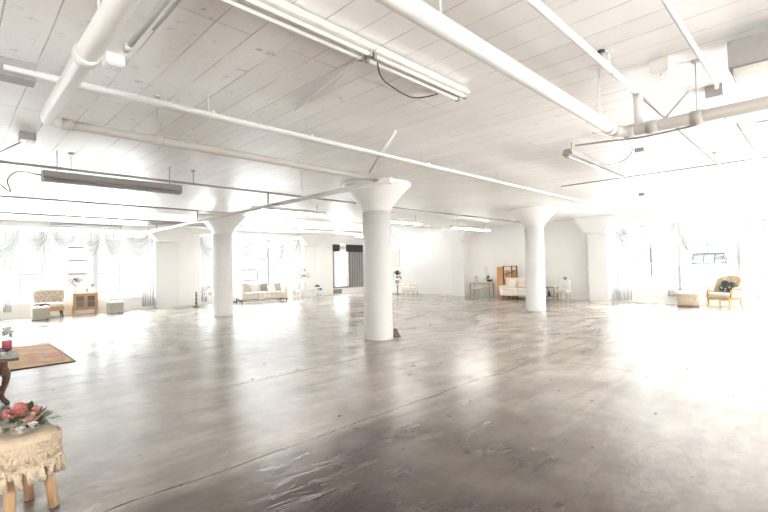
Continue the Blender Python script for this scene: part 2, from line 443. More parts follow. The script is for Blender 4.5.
# far window beside the corner: black header boards, exit sign, bright pane, vertical blind
window(map_left, 15.9, 17.0, .42, 2.50, (), (1.95,))
window(map_left, 17.0, 18.25, .42, 2.50, (17.6,), (1.95,))
m = M(); m.box((15.98+.12, YL-.03, 2.71), (.50, .06, .42)); m.box((17.52, YL-.03, 2.71), (1.46, .06, .42)); struct(m.build('trim_3', simple('black_header_board', (.025,.022,.02), .5)))
m = M()
m.box((15.88, YL-.02, 1.5), (.07, .06, 2.2)); m.box((17.02, YL-.02, 1.5), (.10, .06, 2.2)); m.box((17.05, YL-.02, .40), (2.4, .08, .08)); struct(m.build('trim_4', simple('taupe_door_frame', (.28,.25,.235), .5)))
t = thing('exit_sign', 'small white exit sign with faded red letters between black header boards', 'sign', (16.55, YL-.05, 2.70))
m = M(); m.box((0, 0, 0), (.44, .09, .40)); m.build('sign_case', WHITEP, t)
cu = bpy.data.curves.new('letters', 'FONT'); cu.body = 'EXIT'; cu.size = .17; cu.align_x = 'CENTER'; cu.align_y = 'CENTER'; cu.extrude = .004
tmp = bpy.data.objects.new('tmp', cu); COL.objects.link(tmp)
me = bpy.data.meshes.new_from_object(tmp.evaluated_get(bpy.context.evaluated_depsgraph_get())); bpy.data.objects.remove(tmp)
me.materials.clear(); me.materials.append(SIGNR)
lo = bpy.data.objects.new('lettering', me); COL.objects.link(lo); lo.parent = t; lo.location = (0, -.05, 0); lo.rotation_euler = (PI/2, 0, 0)
t = thing('vertical_blind', 'dark grey vertical blind half drawn across the far corner window', 'blind', (17.65, YL-.06, 0))
m = M(); m.box((0, 0, 2.50), (1.22, .06, .05)); m.build('head_rail', DARK, t)
for i in range(13):
    m = M(); m.box((-.57+i*.095, 0, 1.45), (.094, .006, 2.06), rot=(0, 0, -.5 if i % 3 else -.15)); m.build('blind_slat', BLINDM if i % 2 else BLIND2, t)
t = thing('floor_vent', 'dark grey louvred vent low on the wall beneath the bright corner window', 'vent', (16.15, YL-.03, .17))
m = M(); m.box((0, .01, 0), (.62, .03, .26)); m.build('vent_backing', simple('vent_grey', (.22,.21,.20), .5), t)
m = M()
for i in range(6): m.box((0, -.012, -.1+i*.04), (.58, .012, .012))
m.build('vent_louvre', CONDU, t)

# ------------------------------------------------------------------ columns
def column(x, y, label):
    t = thing('column', label, 'column', (x, y, 0), 0, 'round mushroom columns of the hall')
    m = M(); m.lathe([(.322, 0), (.322, .03), (.318, .05), (.318, 1.4), (.316, 2.82)], n=48); m.build('shaft', C_PAINT, t)
    m = M(); m.lathe([(.318, 2.80), (.335, 2.86), (.37, 2.93), (.46, 3.04), (.60, 3.20), (.74, 3.345), (.755, 3.36), (.775, 3.365), (.775, ZC)], n=48); m.build('capital', C_PAINT, t)
    return t
column(6.80, 7.03, 'nearest white round column with flared capital, in the middle of the room')
column(6.75, 14.65, 'white round column on the left with the cream sofa beyond it')
column(14.05, 6.90, 'white round column on the right standing before the ivory sofa')
def pilaster(x, y, wx, wy, side, label):
    t = thing('pilaster', label, 'pilaster', (x, y, 0), 0, 'flat wall pilasters under the beams')
    m = M(); m.box((0, 0, 1.5), (wx, wy, 3.0)); m.build('shaft', C_PAINT, t)
    m = M()
    if side == 'L':
        m.prism([(-wx/2, 2.82), (wx/2, 2.82), (wx/2+.42, 3.30), (wx/2+.42, ZC), (-wx/2-.42, ZC), (-wx/2-.42, 3.30)], 1, -wy/2-.30, wy/2)
    else:
        m.prism([(-wy/2, 2.75), (wy/2, 2.75), (wy/2+.42, 3.30), (wy/2+.42, ZC), (-wy/2-.42, ZC), (-wy/2-.42, 3.30)], 0, -wx/2-.30, wx/2)
    m.build('capital', C_PAINT, t)
pilaster(6.72, YL-.105, .95, .20, 'L', 'white wall pilaster at the end of the swagged windows on the left')
pilaster(14.15, YL-.105, .85, .20, 'L', 'white wall pilaster behind the white bench with the flower vase')
pilaster(XB-.205, 6.42, .40, .74, 'B', 'white wall pilaster at the left edge of the right-hand windows')
pilaster(XB-.205, 13.25, .40, .78, 'B', 'white wall pilaster on the blank far wall, left of the gold console')
t = thing('wall_panel', 'flat white boarded panel right of the left wall pilaster, closing a window bay', 'panel', (7.7, YL, 0))
m = M(); m.box((0, -.03, 1.39), (.96, .06, 2.76)); m.build('board', W_PAINT, t)
m = M(); m.box((.0, -.065, 1.05), (.96, .01, .04)); m.build('batten', W_PAINT, t)
t = thing('wall_panel', 'flat white boarded panel left of the far exit sign', 'panel', (15.2, YL, 0))
m = M(); m.box((0, -.03, 1.39), (1.2, .06, 2.76)); m.build('board', W_PAINT, t)
m = M(); m.box((-.2, -.065, 1.39), (.03, .01, 2.74)); m.build('batten', W_PAINT, t)

# ------------------------------------------------------------------ pipes and fixtures
def line(name, pts, r, mat, label, cat='pipe', collars=(), hangers=(), n=16, group=None):
    o0 = Vector(pts[0]); t = thing(name, label, cat, o0, 0, group)
    m = M(); m.tube([Vector(p)-o0 for p in pts], r, n); m.build('pipe_run' if cat == 'pipe' else 'run', mat, t)
    d = (Vector(pts[-1])-Vector(pts[0])).normalized()
    for c in collars:
        c = Vector(c)-o0; m = M(); m.cyl(c-d*.045, c+d*.045, (r if not isinstance(r, list) else r[0])*1.16, n); m.build('collar', mat, t)
    for h in hangers:
        c = Vector(h)-o0; m = M(); m.cyl(c, (c.x, c.y, ZC-o0.z), .006, 6); m.box((c.x, c.y, ZC-o0.z-.008), (.06, .06, .016)); m.build('hanger_rod', mat, t)
    return t
line('main_pipe', [(XR+.1, 1.435, 2.9), (4.62, 1.435, 2.9)], .054, P_PAINT, 'thick white pipe running from the top centre to the elbow over the right side', collars=[(4.55, 1.435, 2.9), (1.1, 1.435, 2.9)], hangers=[(4.3, 1.435, 2.9), (1.9, 1.435, 2.9)])
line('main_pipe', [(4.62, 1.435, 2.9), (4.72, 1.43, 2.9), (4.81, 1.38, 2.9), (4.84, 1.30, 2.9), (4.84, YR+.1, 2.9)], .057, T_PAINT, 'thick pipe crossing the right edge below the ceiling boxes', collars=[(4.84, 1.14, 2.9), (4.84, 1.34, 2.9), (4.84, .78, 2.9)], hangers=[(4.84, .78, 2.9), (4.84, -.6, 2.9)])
t = line('riser_pipe', [(4.83, 1.25, 2.92), (4.83, 1.25, 3.27)], .042, P_PAINT, 'short vertical riser joining the thick right pipe to the branch above')
line('branch_pipe', [(XR+.1, 1.262, 3.27), (4.86, 1.262, 3.27)], .028, P_PAINT, 'slim white pipe with a black valve running just right of the thick one', collars=[(3.95, 1.262, 3.27), (4.15, 1.262, 3.27), (4.78, 1.262, 3.27)], hangers=[(4.05, 1.262, 3.27)])
line('branch_pipe', [(4.9, 1.262, 3.27), (16.6, 1.262, 3.27), (16.65, 1.2, 3.27), (16.65, -1, 3.27)], .017, CONDU, 'thin grey pipe receding from the riser towards the right-hand windows', collars=[(9.6, 1.262, 3.27)], hangers=[(9.2, 1.262, 3.27), (13, 1.262, 3.27)])
line('conduit_pipe', [(XR+.1, .672, 3.27), (5.15, .672, 3.27), (5.3, .69, 3.31), (5.5, .72, 3.34)], .02, P_PAINT, 'thin white conduit ending at the grey box near the right edge')
line('conduit_pipe', [(6.9, .705, 3.27), (12.2, .705, 3.27)], .017, CONDU, 'short dark conduit nearest the right edge beyond the thick pipe', collars=[(7.3, .705, 3.27), (9.3, .705, 3.27)])
line('conduit_pipe', [(9.82, 4.15, 3.32), (9.82, YR+.1, 3.32)], .013, CONDU, 'long thin conduit crossing the ceiling in front of the right-hand windows', hangers=[(9.82, 2.9, 3.32)])
line('main_pipe', [(.615, YR+.1, 2.95), (.615, 3.2, 2.95), (.615, 4.72, 2.95), (.63, 4.80, 2.95), (.69, 4.85, 2.95), (.8, 4.85, 2.95)], [.064, .062, .052, .052, .05, .046], P_PAINT, 'thick white pipe coming down from the top left corner to an elbow', collars=[(.615, 3.2, 2.95)], hangers=[(.615, 2.9, 2.95)])
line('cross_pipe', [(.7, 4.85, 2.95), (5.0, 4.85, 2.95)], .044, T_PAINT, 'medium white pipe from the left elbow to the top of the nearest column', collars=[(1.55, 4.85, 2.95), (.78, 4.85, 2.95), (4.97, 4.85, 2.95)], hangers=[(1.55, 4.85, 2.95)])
line('cross_pipe', [(4.73, 4.55, 2.89), (4.73, 19.8, 2.89)], .043, P_PAINT, 'white pipe running away from the nearest column to the left wall', collars=[(4.73, 8.1, 2.89), (4.73, 11.7, 2.89), (4.73, 14.9, 2.89)], hangers=[(4.73, 6.9, 2.89)])
for y, l in ((8.12, 'first'), (11.75, 'second'), (14.95, 'third')):
    line('riser_pipe', [(4.73, y, 2.92), (4.73, y, 3.16)], .018, CONDU, 'short riser linking the diagonal white pipe to the %s thin pipe above' % l)
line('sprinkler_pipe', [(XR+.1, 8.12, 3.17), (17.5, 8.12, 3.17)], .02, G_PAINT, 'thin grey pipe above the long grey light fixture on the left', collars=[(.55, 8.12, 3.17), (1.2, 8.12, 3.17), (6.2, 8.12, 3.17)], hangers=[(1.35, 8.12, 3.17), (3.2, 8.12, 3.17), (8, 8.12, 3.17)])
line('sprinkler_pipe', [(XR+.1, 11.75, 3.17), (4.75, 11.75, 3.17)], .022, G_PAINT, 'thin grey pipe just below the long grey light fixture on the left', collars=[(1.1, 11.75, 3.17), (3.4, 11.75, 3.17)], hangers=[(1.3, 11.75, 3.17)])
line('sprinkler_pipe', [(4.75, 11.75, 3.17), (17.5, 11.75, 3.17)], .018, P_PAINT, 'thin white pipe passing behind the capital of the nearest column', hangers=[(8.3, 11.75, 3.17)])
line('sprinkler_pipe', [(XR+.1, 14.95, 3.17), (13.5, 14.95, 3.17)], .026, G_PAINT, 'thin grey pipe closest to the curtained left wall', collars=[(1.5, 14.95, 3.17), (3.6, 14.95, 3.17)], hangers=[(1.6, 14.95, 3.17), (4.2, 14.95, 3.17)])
# trunking: a pair of runs over the nearest column
t = thing('ceiling_trunking', 'long double white trunking crossing above the nearest column from the left edge', 'trunking', (0, 4.42, 3.16))
m = M(); m.box((7.1, .03, .03), (13.6, .07, .06)); m.build('channel', P_PAINT, t)
m = M(); m.cyl((.3, -.11, -.01), (17.6, -.11, -.01), .022); m.build('pipe_run', P_PAINT, t)
for x in (1.9, 3.1, 5.3, 7.6, 10.2, 12.6):
    m = M(); m.box((x, -.01, .02), (.03, .26, .03)); m.cyl((x, 0, .05), (x, 0, ZC-3.16), .006, 6); m.build('bracket', P_PAINT, t)
m = M(); m.box((-1.3, .02, .02), (3.6, .16, .14)); m.build('end_housing', G_METAL, t)

def glow(name, col, k):
    t = NT(name); t.b.inputs['Base Color'].default_value = (.9,.9,.88,1); t.b.inputs['Emission Color'].default_value = (*col, 1); t.b.inputs['Emission Strength'].default_value = k
    return t.m
LIT = glow('fill_lit_tube', (1,.97,.93), 9)  # tube glow added to brighten the room
def fixture(name, x0, x1, y, z, w, h, mat, label, tubes=2, tm=None, hang=()):
    t = thing(name, label, 'light fixture', ((x0+x1)/2, y, z), 0, 'fluorescent light fixtures on the ceiling'); L = x1-x0
    m = M(); m.prism([(-w*.3, h), (w*.3, h), (w*.5, 0), (w*.42, -.012), (-w*.42, -.012), (-w*.5, 0)], 0, -L/2, L/2); m.build('housing', mat, t)
    for i in range(tubes):
        yy = (i-(tubes-1)/2)*w*.45
        m = M(); m.cyl((-L/2+.03, yy, -.035), (L/2-.03, yy, -.035), .017, 12); m.build('tube', tm or F_WHITE, t)
        for s in (-1, 1): m = M(); m.box((s*(L/2-.015), yy, -.03), (.03, .035, .05)); m.build('lamp_holder', G_METAL, t)
    for x in hang:
        m = M(); m.cyl((x, 0, h), (x, 0, ZC-z), .007, 6); m.build('hanger_rod', CONDU, t)
    return t
fixture('fluorescent_fixture', .1, 2.42, 2.58, 3.34, .22, .06, F_WHITE, 'long cream fluorescent fixture at top centre, its left half')
fixture('fluorescent_fixture', 2.44, 3.74, 2.575, 3.34, .20, .06, F_WHITE, 'shorter cream fluorescent fixture at top centre, with a black cable hanging off it')
fixture('fluorescent_fixture', .99, 2.95, 8.08, 3.0, .24, .10, G_METAL, 'long grey hanging fluorescent fixture at upper left', 2, G_METAL, hang=(-.8, .8))
fixture('fluorescent_fixture', 6.55, 9.08, 2.66, 3.22, .16, .07, G_METAL, 'slim fluorescent fixture before the right windows, with a looping cable', 1, P_PAINT, hang=(-1.1, 1.1))
fixture('fluorescent_fixture', 5.6, 7.9, 10.4, 3.16, .22, .08, P_PAINT, 'glowing white fluorescent fixture left of the nearest column capital', 2, LIT, hang=(-.9, .9))
fixture('fluorescent_fixture', 4.6, 7.0, 15.3, 3.12, .25, .08, G_METAL, 'grey fluorescent fixture in front of the left round column', 2, hang=(-.9, .9))
fixture('fluorescent_fixture', 9.6, 12.2, 10.3, 3.12, .22, .08, F_WHITE, 'glowing white fluorescent fixture right of the nearest column, level with its capital', 2, LIT, hang=(-1, 1))
FILL_TUBE = glow('fill_fluorescent_tube', (1,.97,.93), 17)  # tubes of the fixtures added to brighten the far wall
fixture('fluorescent_fixture', 14.6, 17.4, 10.7, 3.14, .22, .08, F_WHITE, 'added white fluorescent fill fixture high in front of the folding screen', 2, FILL_TUBE, hang=(-1, 1))
fixture('fluorescent_fixture', 14.6, 17.4, 16.6, 3.14, .22, .08, F_WHITE, 'added white fluorescent fill fixture near the far corner', 2, FILL_TUBE, hang=(-1, 1))
fixture('fluorescent_fixture', 2.3, 4.3, 17.2, 3.10, .22, .08, G_METAL, 'small grey fixture close to the curtained wall at far left', 1, G_METAL, hang=(-.7, .7))

def cable(pts, r, mat, label, sub=6):
    P = [Vector(p) for p in pts]; out = []
    for i in range(len(P)-1):
        a, b, c, d = P[max(i-1, 0)], P[i], P[i+1], P[min(i+2, len(P)-1)]
        for k in range(sub):
            u = k/sub
            out.append(.5*((2*b)+(c-a)*u+(2*a-5*b+4*c-d)*u*u+(3*b-a-3*c+d)*u**3))
    out.append(P[-1]); o = out[0].copy()
    m = M(); m.tube([p-o for p in out], r, 8); c = m.build('cable', mat); c.location = o
    return tag(c, label, 'cable')
cable([(2.46, 2.50, 3.24), (2.60, 2.60, 3.20), (2.79, 2.65, 3.18), (3.04, 2.66, 3.16), (3.18, 2.60, 3.18), (3.33, 2.57, 3.24)], .006, DARK, 'black cable dangling in a curve from the top centre light fixture')
cable([(6.7, 2.6, 3.36), (6.73, 2.1, 3.33), (6.74, 1.74, 3.30), (6.3, 1.1, 3.2), (6.0, .77, 3.16), (6.41, .59, 3.15), (6.5, .2, 3.15), (6.4, -1.5, 3.2)], .014, CONDU, 'grey cable drooping along beneath the thick pipe on the right')
cable([(6.3, 2.2, 3.38), (7.2, 1.98, 3.33), (7.6, 2.2, 3.2), (7.2, 2.5, 3.12), (6.6, 2.72, 3.2)], .010, CONDU, 'thin grey cable looping below the elbow of the right pipe')
cable([(.99, 8.08, 3.03), (.72, 8.05, 3.04), (.60, 8.0, 2.9), (.62, 7.9, 2.72), (.45, 7.9, 2.86), (.2, 7.9, 2.9), (-.4, 7.9, 2.95)], .011, CONDU, 'grey cable curling off the left end of the long grey fixture')
line('conduit_pipe', [(2.44, 2.72, 3.33), (2.62, 3.2, 3.385), (2.80, 4.18, 3.395)], .017, P_PAINT, 'short white conduit angling away from the black cable across the ceiling')
line('conduit_pipe', [(.98, YR+.1, 3.31), (.98, 3.78, 3.31)], .022, P_PAINT, 'white conduit just right of the thick pipe in the top left corner', collars=[(.98, 3.7, 3.31)])
line('conduit_pipe', [(1.075, YR+.1, 3.37), (1.075, 3.43, 3.37)], .012, P_PAINT, 'thinnest white conduit of the pair in the top left corner')
line('brace_pipe', [(4.25, 4.0, ZC-.02), (4.42, 4.7, 2.99)], .018, P_PAINT, 'slanted white brace above the nearest column', cat='brace')
line('brace_pipe', [(5.62, .98, ZC-.02), (4.86, 1.04, 2.95)], .013, CONDU, 'slanted grey hanger brace above the thick right pipe', cat='brace')
line('brace_pipe', [(.75, 7.42, ZC-.05), (.42, 8.0, 3.2)], .010, CONDU, 'slanted grey rod below the small box at upper left', cat='brace')
def cbox(x, y, z, d, mat, label, name='junction_box', cat='box'):
    t = thing(name, label, cat, (x, y, z)); m = M(); m.box((0, 0, 0), d); m.build('case', mat, t, bevel=.006)
    m = M(); m.box((0, 0, -d[2]/2-.004), (d[0]*.8, d[1]*.8, .008)); m.cyl((0, 0, -d[2]/2-.02), (0, 0, -d[2]/2), .012, 8); m.build('cover', P_PAINT, t)
    return t
cbox(4.62, 1.0, ZC-.055, (.17, .15, .11), F_WHITE, 'pale square ceiling box between the two slim pipes at upper right')
cbox(5.72, .76, ZC-.06, (.16, .15, .12), G_METAL, 'small grey ceiling box at the end of the thin conduit, right edge')
cbox(.74, 7.3, ZC-.05, (.17, .2, .10), G_METAL, 'small grey ceiling box below the left pipe elbow')
cbox(7.95, 2.05, ZC-.03, (.14, .14, .06), G_METAL, 'tiny grey ceiling box right of the looping cable')
cbox(1.0, 4.2, ZC-.045, (.14, .14, .09), P_PAINT, 'white ceiling box tucked between the left elbow and the conduits', 'conduit_box', 'box')
cbox(13.2, 3.4, ZC-.04, (.15, .15, .08), G_METAL, 'tiny dark ceiling box in front of the right-hand windows')
t = thing('pipe_valve', 'small black valve standing on the slim pipe at upper right', 'valve', (3.86, 1.262, 3.27))
m = M(); m.cyl((0, 0, .02), (0, 0, .075), .016, 12); m.build('valve_stem', CONDU, t); m = M(); m.lathe([(.0, .07), (.03, .072), (.03, .09), (.0, .092)], n=16); m.build('valve_wheel', DARK, t)
t = thing('unit_heater', 'big grey rectangular duct box cut off by the upper right edge', 'heater', (4.62, -.65, 3.1))
m = M(); m.box((0, 0, .13), (.42, 2.3, .22)); m.build('casing', G_METAL, t, bevel=.01)
m = M(); m.box((0, 0, -.01), (.36, 2.24, .07)); m.build('lower_tray', F_WHITE, t, bevel=.01)

# ------------------------------------------------------------------ curtains
def swag(mp, a, b, zt, sa, sb, label, nf=3, w=-.10, skew=0, grp='white sheer swags along the window heads'):
    """festoon: upper edge sags by sa, lower edge by sb; folds follow the sag"""
    o0 = Vector(mp((a+b)/2, w, zt)); L = b-a; m = M()
    def fn(u, v):
        s = 4*u*(1-u); s = s**.75
        e = (1-s)
        z = zt - (sa*s + (sb-sa)*v*(s*.80+.20)) + .035*math.sin(v*nf*PI*2)*s
        d = w - .05*s - .055*math.sin(v*nf*2*PI+u*1.3)*(.35+s*.65) - .04*math.sin(PI*v)
        uu = a + L*(u + skew*v*s*.15)
        return Vector(mp(uu, d, z)) - o0
    m.grid(fn, 26, 30); o = m.build('curtain_swag', SHEER); o.location = o0
    return tag(o, label, 'curtain', grp)
def drape(mp, top, mid, bot, label, zt=3.1, zm=1.9, zb=.6, npl=5, amp=.04, w=-.12, grp='white sheer drapes hanging down the windows'):
    """top/mid/bot are (u0,u1) spans; pleats run down"""
    o0 = Vector(mp((top[0]+top[1])/2, w, zb)); m = M()
    tm = (zt-zm)/(zt-zb)
    def lerp(p, q, k): return p + (q-p)*k
    def fn(u, v):
        if v < tm: k = (v/tm); k = k*k*(3-2*k); a, b = lerp(top[0], mid[0], k), lerp(top[1], mid[1], k)
        else: k = ((v-tm)/(1-tm)); k = k*k*(3-2*k); a, b = lerp(mid[0], bot[0], k), lerp(mid[1], bot[1], k)
        nar = min(1, .35+(b-a)/max(.01, abs(top[1]-top[0])))
        return Vector(mp(a+(b-a)*u, w + amp*math.sin(u*npl*2*PI+.6*math.sin(v*3))*nar, zt+(zb-zt)*v)) - o0
    m.grid(fn, npl*10, 22); o = m.build('curtain_drape', SHEER); o.location = o0
    return tag(o, label, 'curtain', grp)
ml, mb = map_left, map_back
Z = 3.12
for a, b, sa, sb, l in (
    (.3, 1.82, .50, 1.10, 'deep white sheer swag at the far left edge, above the empty window'),
    (1.92, 2.62, .25, .80, 'white sheer swag left of and above the tufted armchair'),
    (2.68, 3.5, .15, .60, 'shallow white sheer swag above the right side of the tufted armchair'),
    (3.62, 4.30, .35, .95, 'narrow deep white sheer swag above the wooden cabinet'),
    (4.34, 5.02, .30, .90, 'round white sheer swag above the ottoman with greenery'),
    (5.10, 6.02, .20, .95, 'last white sheer swag before the left wall pilaster')):
    swag(ml, a, b, Z, sa, sb, l)
for top, mid, bot, zm, zb, l in (
    ((1.3, 1.9), (1.42, 1.62), (1.38, 1.60), .85, .25, 'sheer drape tied in to a knot low at the far left'),
    ((2.05, 2.75), (2.32, 2.72), (2.35, 2.72), 1.6, .50, 'sheer drape falling straight behind the tufted armchair back'),
    ((2.78, 3.2), (2.88, 3.15), (2.95, 3.12), 1.6, .5, 'sheer drape between the tufted armchair and the cabinet'),
    ((3.78, 4.25), (3.92, 4.18), (3.95, 4.15), 1.6, .5, 'sheer drape falling right behind the wooden cabinet'),
    ((4.38, 4.85), (4.55, 4.78), (4.68, 4.78), 1.5, .55, 'sheer drape tapering down to the ottoman with greenery'),
    ((5.1, 5.7), (5.28, 5.55), (5.42, 5.50), 1.5, .70, 'sheer drape drawn to a point right of the ottoman with greenery'),
    ((5.72, 6.2), (5.72, 6.2), (5.74, 6.2), 1.6, .12, 'long straight sheer drape against the left wall pilaster')):
    drape(ml, top, mid, bot, l, zm=zm, zb=zb)
for a, b, sa, sb, l in (
    (8.15, 9.1, .5, 1.1, 'deep sheer swag just left of the left round column'),
    (9.75, 10.75, .35, 1.0, 'sheer swag above the left arm of the cream sofa'),
    (10.85, 11.75, .10, .55, 'shallow sheer swag above the middle of the cream sofa'),
    (11.85, 12.6, .40, 1.05, 'sheer swag above the right arm of the cream sofa'),
    (12.65, 13.4, .4, 1.0, 'sheer swag nearest the pilaster behind the white bench')):
    swag(ml, a, b, Z, sa, sb, l)
for top, mid, bot, zm, zb, l in (
    ((8.2, 8.75), (8.25, 8.5), (8.2, 8.45), 1.7, .15, 'sheer drape beside the boarded panel, left of the left round column'),
    ((9.6, 10.0), (9.7, 9.9), (9.7, 9.9), 1.6, .5, 'sheer drape just left of the cream sofa'),
    ((12.1, 12.7), (12.35, 12.6), (12.4, 12.6), 1.6, .5, 'sheer drape behind the right end of the cream sofa'),
    ((12.9, 13.5), (13.05, 13.45), (12.95, 13.5), 1.6, .12, 'sheer drape falling to the floor behind the flower vase')):
    drape(ml, top, mid, bot, l, zm=zm, zb=zb)
for a, b, sa, sb, l in (
    (4.85, 5.9, .15, .8, 'sheer swag at the left end of the right-hand windows'),
    (3.75, 4.95, .20, .85, 'wide sheer swag above and left of the tufted footstool'),
    (2.95, 3.72, .70, 1.2, 'drooping sheer swag above the tufted footstool'),
    (2.08, 2.92, .25, 1.0, 'sheer swag directly above the gold armchair'),
    (.95, 2.0, .10, .60, 'shallow sheer swag at the far right edge')):
    swag(mb, a, b, 3.04, sa, sb, l)
for top, mid, bot, zm, zb, l in (
    ((5.3, 5.95), (5.4, 5.9), (5.3, 5.95), 1.6, .1, 'sheer drape beside the pilaster of the right-hand windows'),
    ((3.8, 4.2), (3.85, 4.05), (3.85, 4.1), 1.6, .3, 'sheer drape left of the tufted footstool'),
    ((3.35, 3.75), (3.4, 3.65), (3.42, 3.6), 1.6, .3, 'sheer drape directly behind the tufted footstool'),
    ((2.1, 2.5), (2.15, 2.4), (2.15, 2.4), 1.6, .3, 'sheer drape behind the gold armchair'),
    ((1.2, 1.75), (1.45, 1.7), (1.5, 1.65), 1.5, .3, 'sheer drape tied in right of the gold armchair'),
    ((.45, 1.1), (.55, .95), (.5, 1.0), 1.5, .2, 'sheer drape at the far right edge of the picture')):
    drape(mb, top, mid, bot, l, zt=3.0, zm=zm, zb=zb)

# ------------------------------------------------------------------ furniture
def leg_turned(m, x, y, h, r, z0=0):
    m.tube([(x, y, z0), (x, y, z0+h*.15), (x, y, z0+h*.3), (x, y, z0+h*.8), (x, y, z0+h)], [r*.55, r*.7, r*.6, r, r*1.1], 10)

# tufted slipper chair
t = thing('slipper_chair', 'cream button-tufted armless chair with tan sides in front of the left windows', 'chair', (2.60, 19.42, 0), -.06)
m = M(); m.box((0, .02, .33), (.78, .70, .17)); m.build('seat_base', TAN, t, bevel=.02)
m = M(); m.cushion((0, -.02, .455), (.80, .72, .16)); m.build('seat_cushion', IVORY, t)
m = M()
def backf(s):
    def fn(u, v):
        x = (u-.5)*(.74+.10*v); z = .42 + v*.50; y = .28 + .17*v*v + .05*(2*u-1)**2*-1
        # diamond tufting
        q = abs(math.sin((u*5+v*3)*PI))*abs(math.sin((u*5-v*3)*PI))
        return Vector((x, y + s*(.06 + .035*q), z))
    return fn
m.grid(backf(-1), 60, 40); m.grid(lambda u, v: backf(0)(u, v)+Vector((0, .05, 0)), 10, 10)
m.tube([Vector(((u/12-.5)*.84, .28+.17-.05*(u/6-1)**2+.02, .92)) for u in range(13)], .055, 12)
for s in (0, 1):
    m.tube([Vector(((s-.5)*(.74+.10*v/8), .25+.17*(v/8)**2-.03, .42+.5*v/8)) for v in range(9)], .045, 10)
m.build('tufted_back', CREAM, t)
m = M()
for j in range(4):
    for i in range(5 if j % 2 else 4):
        u = (i+(.5 if j % 2 else 1))/5; v = (j+.7)/4.3
        m.ball(backf(-1)(u, v)+Vector((0, .006, 0)), .022, 8, 5)
m.build('tufting_buttons', simple('brown_button', (.20,.14,.10), .6), t)
for x, y in ((-.32, -.28), (.32, -.28), (-.32, .30), (.32, .30)):
    m = M(); m.tube([(x*1.12, y*1.18 if y < 0 else y*1.25, 0), (x*1.04, y*1.05, .12), (x, y, .26)], [.014, .022, .034], 10); m.build('leg', DARK, t)

def cube_ottoman(x, y, label, rz=0):
    t = thing('cube_ottoman', label, 'ottoman', (x, y, 0), rz, 'square greige ottomans')
    m = M(); m.box((0, 0, .225), (.47, .47, .37)); m.build('body', GREIGE, t, bevel=.025)
    m = M(); m.box((0, 0, .425), (.49, .49, .05)); m.build('lid', IVORY, t, bevel=.02)
    m = M()
    for a in (-1, 1):
        for b in (-1, 1): m.box((a*.19, b*.19, .02), (.04, .04, .04))
    m.build('feet', DARK, t)
cube_ottoman(2.24, 18.66, 'square greige ottoman in front of the tufted armchair')
cube_ottoman(4.56, 19.15, 'square greige ottoman right of the cabinet with greenery on it', .05)

def foliage(o, mat, n, r, L, w, c=(0,0,0), name='leaves', flat=1.0, seed=0, up=.2):
    rnd = random.Random(seed); m = M(); c = Vector(c)
    for _ in range(n):
        d = Vector((rnd.uniform(-1, 1), rnd.uniform(-1, 1), rnd.uniform(-.5, 1)*flat+up)).normalized()
        p = c + Vector((d.x, d.y, d.z*flat))*r*rnd.uniform(.2, 1)
        m.leaf(p, d, L*rnd.uniform(.6, 1.2), w*rnd.uniform(.7, 1.2), rnd.uniform(-.1, .4))
    return m.build(name, mat, o)
def blossom(o, c, r, mat, name='flower', seed=0, n=10, layers=3):
    rnd = random.Random(seed); m = M(); c = Vector(c)
    for L in range(layers):
        k = max(4, n-2*L); el = .15+.45*L
        for i in range(k):
            a = 2*PI*i/k+L*.5+rnd.uniform(-.15, .15)
            d = Vector((math.cos(a)*math.cos(el), math.sin(a)*math.cos(el), math.sin(el)))
            m.leaf(c+Vector((0, 0, -r*.1)), d, r*(1.0-.16*L), r*.85, .15-.45*(L > 0), ex=1.5)
    m.ball(c, r*.25, 8, 6)
    return m.build(name, mat, o)

t = thing('ribbon_bow', 'dark draped bow lying on the near ottoman by the tufted armchair', 'bow', (2.28, 18.70, .45))
m = M()
for s in (-1, 1):
    m.tube([(0, 0, .04), (s*.10, .02, .085), (s*.19, 0, .055), (s*.22, -.03, .02)], [.03, .028, .022, .012], 8)
m.ball((0, 0, .06), (.045, .04, .05)); m.build('bow_loops', BROWNL, t)
t = thing('greenery_sprig', 'loose sprig of dark greenery lying on the ottoman right of the cabinet', 'greenery', (4.50, 19.12, .45))
foliage(t, DGREEN, 46, .17, .11, .05, (0, 0, .04), flat=.3, seed=3)
foliage(t, WHITEF, 12, .14, .07, .05, (.08, 0, .06), 'white_bloom', flat=.4, seed=4)

# cabinet
t = thing('display_cabinet', 'light oak cabinet with two glazed doors on the left wall', 'cabinet', (3.70, 19.72, 0), -.04)
W, D = .78, .36
m = M()
m.box((0, 0, .80), (W+.05, D+.04, .035)); m.box((0, 0, .20), (W-.04, D-.04, .03))
for s in (-1, 1): m.box((s*(W/2-.02), 0, .50), (.03, D, .60))
m.box((0, D/2-.01, .50), (W-.04, .015, .60)); m.box((0, -D/2+.015, .765), (W-.04, .03, .05)); m.box((0, -D/2+.015, .215), (W-.04, .03, .05)); m.box((0, 0, .48), (W-.06, D-.05, .015))
m.build('body', BEECH, t)
for s in (-1, 1):
    for y in (-D/2+.03, D/2-.03):
        m = M(); m.box((s*(W/2-.03), y, .40), (.055, .055, .79)); m.build('leg', BEECH, t)
for s in (-1, 1):
    c = s*.172; dm = M(); y = -D/2-.008
    dm.box((c-.145, y, .49), (.05, .025, .50)); dm.box((c+.145, y, .49), (.05, .025, .50)); dm.box((c, y, .72), (.335, .025, .05)); dm.box((c, y, .26), (.335, .025, .06)); dm.box((c, y, .49), (.27, .018, .015))
    d = dm.build('door', BEECH, t)
    g = M(); g.box((c, y+.005, .49), (.27, .004, .42)); g.build('door_pane', simple('dark_cabinet_glass', (.10,.09,.08), .08), d)
    k = M(); k.ball((s*.03, y-.022, .49), .013, 8, 6); k.build('knob', DARK, d)
